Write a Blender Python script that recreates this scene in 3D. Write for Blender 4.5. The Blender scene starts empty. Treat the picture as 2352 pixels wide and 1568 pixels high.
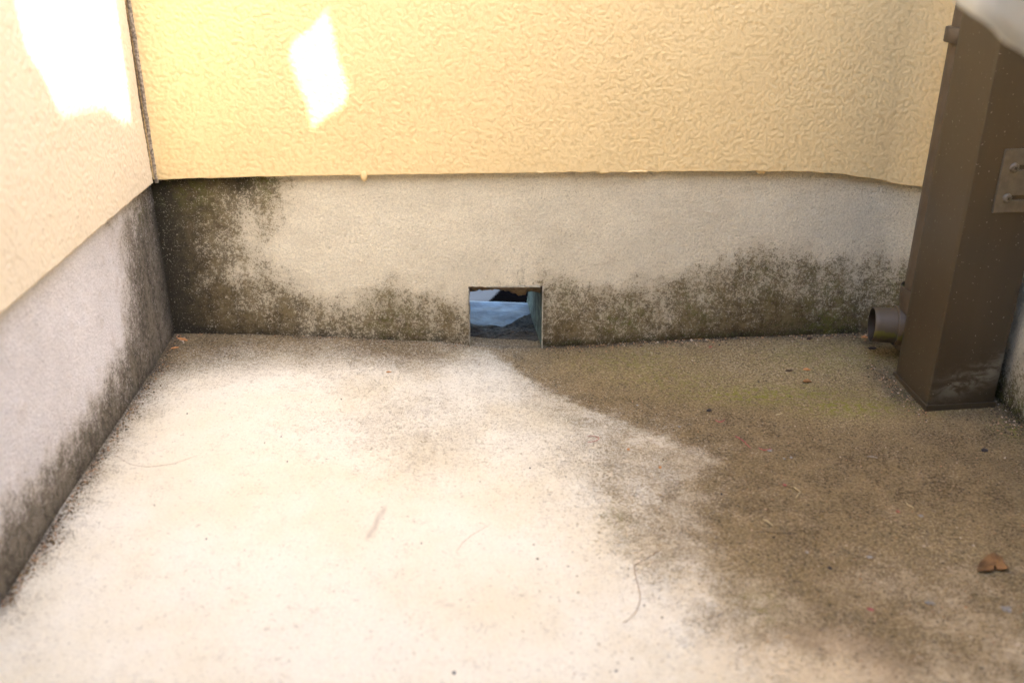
import bpy, bmesh, math, random
import numpy as np
from mathutils import Vector, Matrix, noise as mnoise
from mathutils.geometry import tessellate_polygon
random.seed(7); RNG = np.random.default_rng(7)
SC = bpy.context.scene
COL = SC.collection

# ------------------------------------------------------------------ camera
PITCH = math.radians(23.4); FPX = 2088.0; CAMH = 0.6
cam_d = bpy.data.cameras.new('camera'); cam = bpy.data.objects.new('camera', cam_d); COL.objects.link(cam)
cam.location = (0, 0, CAMH); cam.rotation_euler = (math.pi/2-PITCH, 0, 0)
cam_d.sensor_width = 36; cam_d.lens = FPX/2352*36
cam_d.clip_start = 0.02; cam_d.clip_end = 500
cam_d.dof.use_dof = True; cam_d.dof.focus_distance = 1.42; cam_d.dof.aperture_fstop = 4.0
SC.camera = cam
# ------------------------------------------------------------------ sky, sun, exposure
SUN = Vector((.42, -.52, .74)).normalized()
w = bpy.data.worlds.new('World'); SC.world = w; w.use_nodes = True
nt = w.node_tree; sky = nt.nodes.new('ShaderNodeTexSky'); sky.sky_type = 'NISHITA'; sky.sun_disc = False
sky.sun_elevation = math.asin(SUN.z); sky.sun_rotation = math.atan2(SUN.x, SUN.y)
sky.air_density = 1.0; sky.dust_density = 1.3; sky.ozone_density = 1.0
nt.links.new(sky.outputs[0], nt.nodes['Background'].inputs[0]); nt.nodes['Background'].inputs[1].default_value = 0.15
sd = bpy.data.lights.new('sun', 'SUN'); so = bpy.data.objects.new('sun', sd); COL.objects.link(so)
sd.energy = 2.2; sd.angle = math.radians(.2); sd.color = (1, .93, .82)
so.rotation_euler = SUN.to_track_quat('Z', 'Y').to_euler()
SC.view_settings.view_transform = 'Standard'; SC.view_settings.look = 'None'; SC.view_settings.gamma = 1
SC.view_settings.exposure = 2.97
SC.render.film_transparent = False
SC.cycles.use_adaptive_sampling = True; SC.cycles.adaptive_threshold = .025; SC.cycles.max_bounces = 6; SC.cycles.diffuse_bounces = 5; SC.cycles.glossy_bounces = 2; SC.cycles.sample_clamp_indirect = 8

# ------------------------------------------------------------------ surveying helpers (points read off the photograph -> real places)
def ray(x, y):
    r = (x-1176)/FPX; d = (y-784)/FPX
    return np.array([r, math.cos(PITCH)-d*math.sin(PITCH), -math.sin(PITCH)-d*math.cos(PITCH)])
O = np.array([0, 0, CAMH])
def hz(x, y, z=0.0):
    v = ray(x, y); return O+v*(z-CAMH)/v[2]
def hp(x, y, a, n):
    v = ray(x, y); return O+v*(np.dot(a-O, n)/np.dot(v, n))

# ------------------------------------------------------------------ object helpers
def link(o, parent=None):
    COL.objects.link(o)
    if parent: o.parent = parent
    return o
def from_pydata(name, vs, fs, mat, parent=None, smooth=False):
    me = bpy.data.meshes.new(name); me.from_pydata([tuple(map(float, v)) for v in vs], [], fs); me.update()
    if mat: me.materials.append(mat)
    if smooth: me.polygons.foreach_set('use_smooth', [True]*len(me.polygons))
    return link(bpy.data.objects.new(name, me), parent)
def from_bm(name, bm, mat, parent=None, smooth=False, bevel=0, angle=40):
    bmesh.ops.recalc_face_normals(bm, faces=bm.faces)
    if bevel:
        bmesh.ops.bevel(bm, geom=[e for e in bm.edges if len(e.link_faces) == 2 and e.calc_face_angle(0) > .6], offset=bevel, segments=2, affect='EDGES', profile=.6)
    me = bpy.data.meshes.new(name); bm.to_mesh(me); bm.free()
    if mat: me.materials.append(mat)
    if smooth:
        me.polygons.foreach_set('use_smooth', [True]*len(me.polygons))
        try: me.set_sharp_from_angle(angle=math.radians(angle))
        except Exception: pass
    return link(bpy.data.objects.new(name, me), parent)
def tag(o, label=None, cat=None, group=None, kind=None):
    if label: o['label'] = label
    if cat: o['category'] = cat
    if group: o['group'] = group
    if kind: o['kind'] = kind
    return o
def empty(name, loc, label, cat, group=None):
    o = bpy.data.objects.new(name, None); o.location = loc; o.empty_display_size = .05; link(o); return tag(o, label, cat, group)
def attr(o, name, arr):
    a = o.data.attributes.new(name, 'FLOAT', 'POINT'); a.data.foreach_set('value', np.asarray(arr, dtype=np.float32))
def grid_mesh(name, P, mat, parent=None, keep=None, smooth=True, flip=False):
    """P: (nu,nv,3) array"""
    nu, nv = P.shape[:2]
    idx = np.arange(nu*nv).reshape(nu, nv)
    q = np.stack([idx[:-1, :-1], idx[1:, :-1], idx[1:, 1:], idx[:-1, 1:]], -1).reshape(-1, 4)
    if flip: q = q[:, ::-1]
    if keep is not None: q = q[keep.reshape(-1)]
    me = bpy.data.meshes.new(name)
    me.vertices.add(nu*nv); me.vertices.foreach_set('co', P.reshape(-1).astype(np.float32))
    me.loops.add(len(q)*4); me.loops.foreach_set('vertex_index', q.reshape(-1).astype(np.int32))
    me.polygons.add(len(q)); me.polygons.foreach_set('loop_start', (np.arange(len(q))*4).astype(np.int32))
    me.polygons.foreach_set('use_smooth', np.full(len(q), smooth)); me.update(calc_edges=True); me.validate()
    if mat: me.materials.append(mat)
    return link(bpy.data.objects.new(name, me), parent)
def rbf(ctrl, val, pts, chunk=20000):
    ctrl = np.array(ctrl, float); val = np.array(val, float); n = len(ctrl)
    K = np.linalg.norm(ctrl[:, None]-ctrl[None], axis=-1)
    A = np.zeros((n+1, n+1)); A[:n, :n] = K-np.eye(n)*0.004; A[:n, n] = 1; A[n, :n] = 1
    s = np.linalg.solve(A, np.r_[val, 0]); out = np.empty(len(pts))
    for i in range(0, len(pts), chunk):
        p = pts[i:i+chunk]; out[i:i+chunk] = np.linalg.norm(p[:, None]-ctrl[None], axis=-1)@s[:n]+s[n]
    return out
def vnoise(pts, scale, seed=0, octv=3):
    """value noise in numpy, pts (n,2) -> ~[-1,1]"""
    out = np.zeros(len(pts)); amp = 1; tot = 0
    for o in range(octv):
        p = pts*scale*(2**o)+seed*17.3+o*5.1
        i = np.floor(p).astype(np.int64); f = p-i; f = f*f*(3-2*f)
        def h(a, b): return (np.sin(a*127.1+b*311.7+seed*74.7)*43758.5453) % 1.0
        v = (h(i[:, 0], i[:, 1])*(1-f[:, 0])+h(i[:, 0]+1, i[:, 1])*f[:, 0])*(1-f[:, 1])+(h(i[:, 0], i[:, 1]+1)*(1-f[:, 0])+h(i[:, 0]+1, i[:, 1]+1)*f[:, 0])*f[:, 1]
        out += amp*(v*2-1); tot += amp; amp *= .5
    return out/tot
def spray(u, v, cell, seed):
    """height (0..1) of sprayed render: overlapping rounded, slightly elongated lumps on a jittered lattice"""
    def h(a, b, k): return (np.sin(a*127.1+b*311.7+seed*74.7+k*37.3)*43758.5453) % 1.0
    wu = u+vnoise(np.stack([u, v], 1), 60, seed+3, 2)*.004; wv = v+vnoise(np.stack([u, v], 1), 60, seed+4, 2)*.004
    ci = np.floor(wu/cell); cj = np.floor(wv/cell); out = np.zeros(len(u))
    for di in (-1, 0, 1):
        for dj in (-1, 0, 1):
            a = ci+di; b = cj+dj; x = wu/cell-(a+h(a, b, 1)); y = wv/cell-(b+h(a, b, 2)); t = h(a, b, 3)*math.pi
            r = .34+.26*h(a, b, 4); e = 1+.55*h(a, b, 5); X = (x*np.cos(t)+y*np.sin(t))/(r*e); Y = (-x*np.sin(t)+y*np.cos(t))/r
            q = np.clip(1-(X*X+Y*Y), 0, 1)**.7*(.45+.55*h(a, b, 6)); out = np.maximum(out, q)
    return out
def segdist(pts, a, b):
    a = np.array(a[:2]); b = np.array(b[:2]); ab = b-a
    t = np.clip(((pts-a)@ab)/(ab@ab), 0, 1); return np.linalg.norm(pts-(a+t[:, None]*ab), axis=1), t

# ------------------------------------------------------------------ shader helpers
class N:
    def __init__(s, name):
        s.m = bpy.data.materials.new(name); s.m.use_nodes = True; s.t = s.m.node_tree; s.b = s.t.nodes['Principled BSDF']
        s.co = s.t.nodes.new('ShaderNodeTexCoord').outputs['Object']
    def n(s, typ, **k):
        x = s.t.nodes.new(typ)
        for a, v in k.items(): setattr(x, a, v)
        return x
    def l(s, a, b): s.t.links.new(a, b)
    def noise(s, scale, detail=3, rough=.55, dist=0, co=None):
        x = s.n('ShaderNodeTexNoise'); x.inputs['Scale'].default_value = scale; x.inputs['Detail'].default_value = detail
        x.inputs['Roughness'].default_value = rough; x.inputs['Distortion'].default_value = dist
        s.l(co or s.co, x.inputs['Vector']); return x.outputs['Fac']
    def cn(s, *a, **k): return s.ss(s.noise(*a, **k), .27, .73)
    def vor(s, scale, feature='F1', co=None, out='Distance', smooth=None):
        x = s.n('ShaderNodeTexVoronoi', feature=feature); x.inputs['Scale'].default_value = scale
        if smooth is not None: x.inputs['Smoothness'].default_value = smooth
        s.l(co or s.co, x.inputs['Vector']); return x.outputs[out]
    def math(s, op, a, b=0.0, c=None, clamp=False):
        x = s.n('ShaderNodeMath', operation=op, use_clamp=clamp)
        for i, v in enumerate((a, b, c)):
            if v is None: continue
            if isinstance(v, (int, float)): x.inputs[i].default_value = v
            else: s.l(v, x.inputs[i])
        return x.outputs[0]
    def ss(s, v, lo, hi, a=0.0, b=1.0):
        x = s.n('ShaderNodeMapRange', interpolation_type='SMOOTHSTEP'); s.l(v, x.inputs[0])
        for i, q in enumerate((lo, hi, a, b)): x.inputs[i+1].default_value = q
        return x.outputs[0]
    def mix(s, f, a, b, mode='MIX'):
        x = s.n('ShaderNodeMix', data_type='RGBA', blend_type=mode)
        if isinstance(f, (int, float)): x.inputs[0].default_value = f
        else: s.l(f, x.inputs[0])
        for i, v in ((6, a), (7, b)):
            if isinstance(v, tuple): x.inputs[i].default_value = (*v, 1)
            else: s.l(v, x.inputs[i])
        return x.outputs[2]
    def attr(s, name): x = s.n('ShaderNodeAttribute', attribute_name=name); return x.outputs['Fac']
    def map(s, sx, sy, sz):
        x = s.n('ShaderNodeMapping'); x.inputs['Scale'].default_value = (sx, sy, sz); s.l(s.co, x.inputs['Vector']); return x.outputs[0]
    def bump(s, h, dist, strength=1.0, prev=None):
        x = s.n('ShaderNodeBump'); x.inputs['Distance'].default_value = dist; x.inputs['Strength'].default_value = strength
        s.l(h, x.inputs['Height'])
        if prev: s.l(prev, x.inputs['Normal'])
        return x.outputs[0]
    def out(s, col=None, rough=.8, normal=None, spec=.4, metal=0):
        if col is not None:
            if isinstance(col, tuple): s.b.inputs['Base Color'].default_value = (*col, 1)
            else: s.l(col, s.b.inputs['Base Color'])
        if isinstance(rough, (int, float)): s.b.inputs['Roughness'].default_value = rough
        else: s.l(rough, s.b.inputs['Roughness'])
        s.b.inputs['Specular IOR Level'].default_value = spec; s.b.inputs['Metallic'].default_value = metal
        if normal: s.l(normal, s.b.inputs['Normal'])
        return s.m

def stucco_mat(name, base, dark, k=1.0):
    s = N(name)
    h = s.noise(450, 3, .6)
    c = s.mix(s.noise(6, 4, .6), base, tuple(x*.93 for x in base))
    c = s.mix(s.math('MULTIPLY', s.ss(s.attr('hollow_shade'), .5, 1.0), s.ss(s.noise(60, 3, .6), .25, .7, .14, .36)), c, tuple(x*q for x, q in zip(base, (.62, .56, .48))))  # relief shading painted into the hollows of the stucco colour
    c = s.mix(s.ss(s.noise(400, 3, .65), .36, .64, .14, 0), c, tuple(x*.55 for x in base))
    pits = s.ss(s.noise(300, 2, .6), .70, .78); rare = s.ss(s.noise(30, 2, .5), .55, .7)
    c = s.mix(s.math('MULTIPLY', pits, s.math('MULTIPLY', rare, .55)), c, dark)
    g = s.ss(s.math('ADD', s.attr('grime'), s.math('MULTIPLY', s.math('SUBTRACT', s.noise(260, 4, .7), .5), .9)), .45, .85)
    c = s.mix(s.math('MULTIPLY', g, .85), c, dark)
    return s.out(c, .62, s.bump(h, .0005*k, .6), .35)
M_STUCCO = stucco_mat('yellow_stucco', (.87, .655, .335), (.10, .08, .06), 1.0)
M_STUCCO_L = stucco_mat('skylit_stucco', (.83, .725, .56), (.10, .085, .07), .55)  # same stucco, greyed in colour for the cool skylight

def plinth_mat(name, base, dk1, dk2):
    s = N(name)
    d = s.attr('dirt')
    n1 = s.noise(34, 5, .62); n2 = s.cn(190, 3, .68); n3 = s.cn(520, 2, .6); st = s.noise(1, 4, .6, 0, s.map(45, 45, 7))
    x = s.math('ADD', d, s.math('MULTIPLY', s.math('SUBTRACT', n1, .5), .95))
    x = s.math('ADD', x, s.math('MULTIPLY', s.math('SUBTRACT', st, .5), .5))
    y = s.math('ADD', x, s.math('MULTIPLY', s.math('SUBTRACT', n2, .5), .62)); y = s.math('ADD', y, s.math('MULTIPLY', s.math('SUBTRACT', n3, .5), .55))
    soft = s.ss(x, .12, .95); hard = s.ss(y, .32, .78)
    m = s.math('ADD', s.math('MULTIPLY', soft, .42), s.math('MULTIPLY', hard, .58))
    c0 = s.mix(s.ss(s.noise(9, 5, .6), .35, .7), base, tuple(v*.86 for v in base))
    c0 = s.mix(s.math('MULTIPLY', s.ss(n3, .62, .72), .25), c0, tuple(v*.55 for v in base))
    blot = s.math('MULTIPLY', s.ss(s.noise(38, 2, .4),   .68, .73), .16); c0 = s.mix(blot, c0, (.33, .23, .12))
    c0 = s.mix(s.math('MULTIPLY', s.ss(x, .0, .6), .45), c0, (.40, .325, .21))
    c0 = s.mix(s.ss(s.noise(400, 3, .65), .36, .64, .38, 0), c0, tuple(v*.50 for v in base)); c0 = s.mix(s.ss(s.noise(150, 3, .6), .62, .70, 0, .30), c0, tuple(v*.45 for v in base))
    dk = s.mix(s.ss(s.math('ADD', s.math('MULTIPLY', s.noise(110, 4, .65), .6), s.math('MULTIPLY', st, .4)), .36, .64), dk1, dk2)
    dk = s.mix(s.attr('black'), dk, (.028, .025, .018))
    dk = s.mix(s.math('MULTIPLY', s.attr('moss'), s.ss(s.noise(80, 4, .65), .42, .60)), dk, (.11, .115, .022))
    c = s.mix(m, c0, dk)
    fl = s.math('MULTIPLY', s.ss(s.noise(420, 2, .6), .62, .70), s.math('MULTIPLY', m, .55)); c = s.mix(fl, c, (.45, .40, .32))
    h = s.math('ADD', s.noise(260, 4, .7), s.math('MULTIPLY', s.noise(60, 2, .5), .5))
    h = s.math('ADD', h, s.math('MULTIPLY', s.ss(s.noise(330, 2, .5), .30, .42), .35))
    return s.out(c, .88, s.bump(h, .0030, .95), .25)
M_PLINTH = plinth_mat('plinth_render', (.87, .785, .60), (.078, .058, .030), (.195, .150, .078))
M_PLINTH_L = plinth_mat('plinth_render_skylit', (.87, .85, .88), (.075, .064, .050), (.21, .185, .15))  # same render with lilac skylight put into its base colour

def floor_mat():
    s = N('concrete_floor')
    d = s.attr('dirt'); a2 = s.map(1, 1.0, 1)
    n1 = s.noise(19, 6, .66); n2 = s.cn(200, 3, .7); n3 = s.cn(620, 2, .65)
    x = s.math('ADD', d, s.math('MULTIPLY', s.math('SUBTRACT', n1, .5), s.math('ADD', .5, s.math('MULTIPLY', s.attr('tan'), .9))))
    y = s.math('ADD', x, s.math('MULTIPLY', s.math('SUBTRACT', n2, .5), .45)); y = s.math('ADD', y, s.math('MULTIPLY', s.math('SUBTRACT', n3, .5), .80))
    soft = s.ss(x, .08, .90); hard = s.ss(y, .33, .76)
    m = s.math('ADD', s.math('MULTIPLY', soft, .46), s.math('MULTIPLY', hard, .54))
    c0 = s.mix(s.ss(s.noise(7, 4, .55), .35, .7), (.765, .72, .615), (.715, .645, .50))
    c0 = s.mix(s.math('MULTIPLY', s.attr('tan'), s.ss(s.math('ADD', s.noise(28, 5, .65), s.math('MULTIPLY', s.attr('tan'), .25)), .35, .70)), c0, (.60, .475, .31))
    th = s.math('ABSOLUTE', s.math('SUBTRACT', s.noise(75, 3, .6, 1.2), .5)); vein = s.math('MULTIPLY', s.ss(th, .0, .018, 1, 0), s.ss(s.noise(40, 3, .6), .5, .64))
    c0 = s.mix(s.math('MULTIPLY', vein, .7), c0, (.36, .31, .27))
    sp = s.math('MULTIPLY', s.ss(s.noise(230, 3, .55), .635, .70), .55); c0 = s.mix(sp, c0, (.30, .26, .22)); c0 = s.mix(s.ss(s.noise(480, 2, .65), .35, .65, .22, 0), c0, (.42, .37, .31))
    dk = s.mix(s.ss(s.noise(22, 6, .6), .35, .65), (.100, .068, .032), (.182, .129, .062)); dk = s.mix(s.math('MULTIPLY', s.attr('grain'), .7), dk, (.26, .19, .092))
    gr = s.ss(s.noise(330, 2, .6), .42, .60); dk = s.mix(s.math('MULTIPLY', gr, s.math('ADD', .42, s.math('MULTIPLY', s.attr('grain'), .5))), dk, (.40, .305, .17))
    pk = s.ss(s.noise(280, 3, .65), .555, .63); dk = s.mix(s.math('MULTIPLY', pk, .8), dk, (.04, .030, .018))
    dk = s.mix(s.math('MULTIPLY', s.attr('moss'), s.ss(s.noise(110, 5, .7), .42, .60)), dk, (.21, .195, .035))
    dk = s.mix(s.attr('black'), dk, (.045, .038, .030))
    c = s.mix(m, c0, dk)
    fl = s.math('MULTIPLY', s.ss(s.noise(700, 1, .5), .68, .74), s.math('MULTIPLY', m, .8)); c = s.mix(fl, c, (.55, .47, .36))
    c = s.mix(s.attr('mark'), c, (.36, .29, .24)); c = s.mix(s.attr('buff'), c, (.47, .35, .23))
    h = s.math('MULTIPLY', s.noise(300, 4, .65), s.math('ADD', .25, s.math('MULTIPLY', m, 1.1)))
    h = s.math('ADD', h, s.math('MULTIPLY', s.noise(30, 3, .5), .5))
    return s.out(c, s.ss(m, 0, 1, .72, .85), s.bump(h, .0028, .85), .3)
M_FLOOR = floor_mat()

def simple(name, col, rough=.7, nscale=60, var=.25, bump=.0005, spec=.4, metal=0):
    s = N(name); n = s.noise(nscale, 4, .6)
    c = s.mix(s.ss(n, .3, .7), tuple(v*(1-var) for v in col), tuple(min(1, v*(1+var)) for v in col))
    return s.out(c, rough, s.bump(s.noise(nscale*5, 3, .6), bump), spec, metal)
def duct_mat(name, a, b):
    s = N(name)
    st = s.noise(1, 3, .6, 0, s.map(22, 22, 1.5)); c = s.mix(s.ss(st, .2, .8), a, b)
    spk = s.ss(s.noise(330, 1, .5), .735, .765); c = s.mix(s.math('MULTIPLY', spk, .6), c, (.42, .38, .31))
    z = s.n('ShaderNodeSeparateXYZ'); s.l(s.co, z.inputs[0])
    ch = s.math('MULTIPLY', s.attr('chalk'), s.ss(s.noise(1, 5, .7, .6, s.map(42, 42, 75)), .40, .62)); c = s.mix(s.math('MULTIPLY', ch, .75), c, (.27, .25, .20))
    c = s.mix(s.math('MULTIPLY', s.attr('low'), s.ss(s.noise(60, 4, .6), .35, .6)), c, (.055, .042, .026))
    r = s.math('ADD', .36, s.math('MULTIPLY', s.noise(20, 4, .6), .12)); return s.out(c, r, s.bump(s.noise(500, 2), .0002, .4), .5)
M_DUCT = duct_mat('bronze_metal', (.056, .041, .024), (.068, .050, .029))
def pipe_mat():
    s = N('brown_plastic'); c = s.mix(s.ss(s.noise(25, 4, .6), .35, .65), (.085, .062, .040), (.108, .080, .053))
    g = s.ss(s.math('ADD', s.attr('moss'), s.math('MULTIPLY', s.math('SUBTRACT', s.noise(95, 5, .65), .5), 1.3)), .42, .75); c = s.mix(g, c, (.125, .115, .025))
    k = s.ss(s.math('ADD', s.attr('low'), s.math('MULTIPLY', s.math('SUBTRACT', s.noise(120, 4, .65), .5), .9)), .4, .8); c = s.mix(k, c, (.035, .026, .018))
    return s.out(c, .5, s.bump(s.noise(300, 3), .0005, .5), .4)
M_PIPE = pipe_mat()
M_PLATE = simple('plate_metal', (.118, .098, .068), .36, 90, .18, .0004, .5)
M_SCREW = simple('screw_metal', (.15, .13, .10), .38, 200, .3, .0003, .6, .3)
M_DARK = simple('slot_shade', (.02, .017, .013), .8)
M_SEAL = simple('gritty_sealant', (.46, .38, .28), .95, 260, .55, .003)
M_MORTAR = simple('broken_mortar', (.27, .19, .115), .9, 110, .35, .003)
M_GREEN = simple('mossy_formwork', (.075, .10, .07), .8, 60, .7, .001)
M_ZINC = simple('thin_sheet_edge', (.36, .33, .26), .6, 120, .4, .0005)

# ------------------------------------------------------------------ plan of the two walls
ZS = .288; OFF = .012
A0 = hz(358, 413, ZS); B0 = hz(1700, 394, ZS); L0 = hz(0, 720, ZS)
def nrm(a, b):
    d = b-a; n = np.array([-d[1], d[0], 0]); return n/np.linalg.norm(n)
NB = nrm(A0, B0); NL = nrm(L0, A0)          # both point away from the balcony
def line2(a, n): return n[:2], np.dot(a[:2], n[:2])
def isect(a, na, b, nb): return np.linalg.solve(np.array([na[:2], nb[:2]]), np.array([np.dot(a[:2], na[:2]), np.dot(b[:2], nb[:2])]))
CS = isect(A0, NL, A0, NB)                    # corner of the stucco faces
AP = A0+NB*OFF; LP = A0+NL*OFF
CP = isect(LP, NL, AP, NB)                    # corner of the plinth faces
DL = np.array([-NL[1], NL[0]]); DL = DL if DL[1] < 0 else -DL    # along left wall toward the camera
XR = .703; RAD = .13
def yback(x): return (np.dot(AP[:2], NB[:2])-NB[0]*x)/NB[1]
cx = XR-RAD; cy = yback(cx)-RAD*1.0
def profile(off=0.0, step=.004):
    """plan polyline of plinth front: left corner -> back -> rounded corner; off moves it into the balcony; returns pts, arc length"""
    a = CP.copy(); b = np.array([cx, yback(cx)])
    n = int(np.linalg.norm(b-a)/step); pts = [a+(b-a)*i/n for i in range(n)]
    m = int(RAD*math.pi/2/step)
    for i in range(m+1):
        t = math.pi/2*(1-i/m); pts.append(np.array([cx+RAD*math.cos(t), cy+RAD*math.sin(t)]))
    pts = np.array(pts)
    tg = np.gradient(pts, axis=0); tg /= np.linalg.norm(tg, axis=1)[:, None]
    nn = np.stack([tg[:, 1], -tg[:, 0]], 1)   # toward balcony
    q = pts+nn*off
    s = np.r_[0, np.cumsum(np.linalg.norm(np.diff(pts, axis=0), axis=1))]
    return q, s
# ------------------------------------------------------------------ floor heights
fpts = []
def addf(p): fpts.append(p)
for q in [(410, 765), (600, 768), (800, 775), (1000, 785), (1080, 791), (1250, 796), (1480, 784), (1700, 774), (1900, 766)]:
    addf(hp(*q, AP, NB))
for q in [(350, 850), (250, 1000), (150, 1150), (70, 1280), (0, 1390)]: addf(hp(*q, LP, NL))
for x, y, z in [(.62, 1.33, .010), (.703, 1.16, .0), (.70, .9, .0), (.58, 1.2, .002), (.63, 1.1, .0), (.4, 1.25, -.002), (.2, 1.28, -.003), (.0, 1.3, .002), (.05, 1.2, .002), (.25, 1.1, .003), (.4, .95, .003), (.7, .6, .006), (.4, .6, .010),
                (-.12, 1.25, .014), (-.3, 1.25, .028), (-.25, 1.0, .030), (0, 1.05, .016), (.15, .9, .014), (-.1, .8, .027), (.1, .65, .022), (-.4, .5, .036), (0, .3, .028), (.6, .2, .012), (-.6, 0, .036), (.7, -.4, .012), (-.03, 1.42, .0), (.0, 1.50, -.001)]:
    addf(np.array([x, y, z]))
FC = np.array(fpts)
def fz(xy):
    xy = np.atleast_2d(np.asarray(xy, float)); return rbf(FC[:, :2], FC[:, 2], xy)
def fz1(x, y): return float(fz([[x, y]])[0])
def onfloor(px, py):
    z = 0.0
    for _ in range(4): p = hz(px, py, z); z = fz1(p[0], p[1])
    return np.array([p[0], p[1], z])

# ------------------------------------------------------------------ floor
# inner limits run under the walls a little so nothing leaks
def make_floor():
    xs = np.unique(np.r_[np.arange(-.66, .86, .0045)]); ys = np.r_[np.arange(-.2, .5, .02), np.arange(.5, 1.4, .0045)]
    X, Y = np.meshgrid(xs, ys, indexing='ij'); pts = np.stack([X.ravel(), Y.ravel()], 1)
    Z = fz(pts)+vnoise(pts, 14, 3)*.0012+vnoise(pts, 90, 5, 2)*.0003
    P = np.stack([X, Y, Z.reshape(X.shape)], -1)
    o = grid_mesh('balcony_floor', P, M_FLOOR); tag(o, kind='structure')
    rows = {
     778: [(420, .95), (600, .8), (800, .8), (1000, .78), (1090, .85), (1170, .9), (1300, .95), (1500, .95), (2000, .95)],
     822: [(390, .85), (440, .66), (520, .55), (650, .46), (800, .48), (900, .60), (1000, .56), (1080, .34), (1140, .38), (1175, .85), (1250, .95)],
     870: [(335, .9), (380, .42), (450, .16), (700, .12), (900, .17), (1100, .18), (1190, .30), (1235, .85), (1300, .95), (1700, .95)],
     930: [(290, .9), (340, .30), (420, .08), (600, .06), (800, .16), (900, .24), (1000, .22), (1150, .2), (1280, .32), (1325, .85), (1400, .95)],
     1000: [(240, .9), (280, .32), (340, .10), (600, .10), (850, .20), (950, .25), (1100, .22), (1300, .26), (1450, .45), (1530, .48), (1570, .88), (1650, .95)],
     1060: [(195, .9), (245, .28), (320, .07), (700, .07), (1000, .18), (1200, .16), (1400, .42), (1500, .40), (1640, .52), (1680, .85), (1800, .95)],
     1130: [(140, .9), (200, .28), (280, .07), (800, .04), (1100, .05), (1300, .14), (1400, .48), (1500, .34), (1600, .60), (1700, .82), (1900, .95)],
     1200: [(100, .85), (160, .2), (250, .05), (1200, .03), (1350, .16), (1430, .44), (1550, .52), (1650, .70), (1800, .9), (2300, .95)],
     1280: [(45, .8), (110, .2), (200, .05), (1300, .05), (1450, .2), (1530, .42), (1620, .52), (1750, .74), (1850, .85), (2050, .85), (2300, .9)],
     1350: [(15, .7), (80, .15), (600, .03), (1400, .06), (1550, .22), (1650, .40), (1750, .55), (1900, .72), (2050, .45), (2200, .62), (2340, .7)],
     1450: [(0, .2), (600, .03), (1500, .06), (1650, .22), (1750, .40), (1850, .50), (2000, .60), (2100, .66), (2200, .45), (2350, .52)],
     1550: [(0, .05), (900, .03), (1600, .10), (1750, .24), (1850, .30), (2000, .30), (2100, .48), (2300, .46)]}
    ctrl, val = [], []
    for yy, r in rows.items():
        for xx, v in r: p = onfloor(xx, yy); ctrl.append(p[:2]); val.append(v)
    for p, v in [((.2, -.1), .5), ((-.5, -.1), .1), ((.7, .2), .7), ((.0, .3), .08), ((.85, 1.0), .95), ((-.66, .6), .9), ((0, 1.5), .95), ((.5, 1.45), .95)]: ctrl.append(p); val.append(v)
    warp = np.stack([vnoise(pts, 22, 11), vnoise(pts, 22, 12)], 1)*.008
    val = [v+.35*v*(1-v) if v < 1 else v for v in val]
    d = rbf(ctrl, val, pts+warp)
    # the crisp edge of the raised pale slope above the damp channel
    ed = np.array([onfloor(*q)[:2] for q in [(1075, 797), (1120, 808), (1170, 836), (1215, 870), (1260, 900), (1330, 932), (1400, 958), (1480, 990), (1560, 1020), (1620, 1048), (1675, 1085)]])
    best = np.full(len(pts), 9.); sg = np.zeros(len(pts)); en = np.ones(len(pts)); pw = pts+warp*.6+np.stack([vnoise(pts, 120, 51, 3), vnoise(pts, 120, 52, 3)], 1)*.012
    for i in range(len(ed)-1):
        dd, t = segdist(pw, ed[i], ed[i+1]); ab = ed[i+1]-ed[i]; cr = (pw[:, 0]-ed[i][0])*ab[1]-(pw[:, 1]-ed[i][1])*ab[0]
        m_ = dd < best; best[m_] = dd[m_]; sg[m_] = -np.sign(cr)[m_]
        fade = np.minimum(1, (i+t)/1.5)*np.minimum(1, (len(ed)-1-(i+t))/3.5); en[m_] = fade[m_]
    sd_ = best*sg; tgt = .28+.68/(1+np.exp(-np.clip((sd_-.001)/.009, -30, 30)))
    wt = np.exp(-(best/.028)**2)*np.clip(en, 0, 1); d = d*(1-wt)+tgt*wt
    attr(o, 'dirt', np.clip(d, -.1, 1.15))
    def blobs(lst, z=.0):
        a = np.zeros(len(pts))
        for x0, y0, rx, ry, v in lst:
            c = hz(x0, y0, z); ex = abs(hz(x0+rx, y0, z)[0]-c[0]); ey = abs(hz(x0, y0+ry, z)[1]-c[1])
            a = np.maximum(a, v*np.exp(-((pts[:, 0]-c[0])/ex)**2-((pts[:, 1]-c[1])/ey)**2))
        return a
    attr(o, 'moss', blobs([(1760, 905, 200, 24, 1.1), (1950, 935, 120, 22, 1.2), (2080, 920, 70, 30, .9), (1550, 870, 150, 25, .6), (1450, 830, 160, 30, .55), (1900, 830, 200, 40, .45), (1400, 1215, 40, 60, .6), (1740, 1420, 60, 50, .45), (2330, 985, 40, 25, .9)]))
    attr(o, 'grain', blobs([(1800, 850, 330, 80, 1), (1950, 950, 150, 40, .9), (1450, 850, 200, 50, .6), (2150, 1250, 200, 80, .5), (2250, 1480, 200, 90, .5), (1700, 1330, 150, 60, .5)]))
    # black dirt packed along the foot of the walls, and the damp grey film near the left corner
    dl = np.abs((pts-CP)@NL[:2]); db = np.abs((pts-CP)@NB[:2])
    nz = vnoise(pts, 40, 21)
    bl = np.exp(-(dl/.020)**2)*(.75+.5*nz)
    bb = np.exp(-(db/.010)**2)*(.55+.5*nz)*(pts[:, 0] > .05)+np.exp(-(db/.006)**2)*.5
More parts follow.
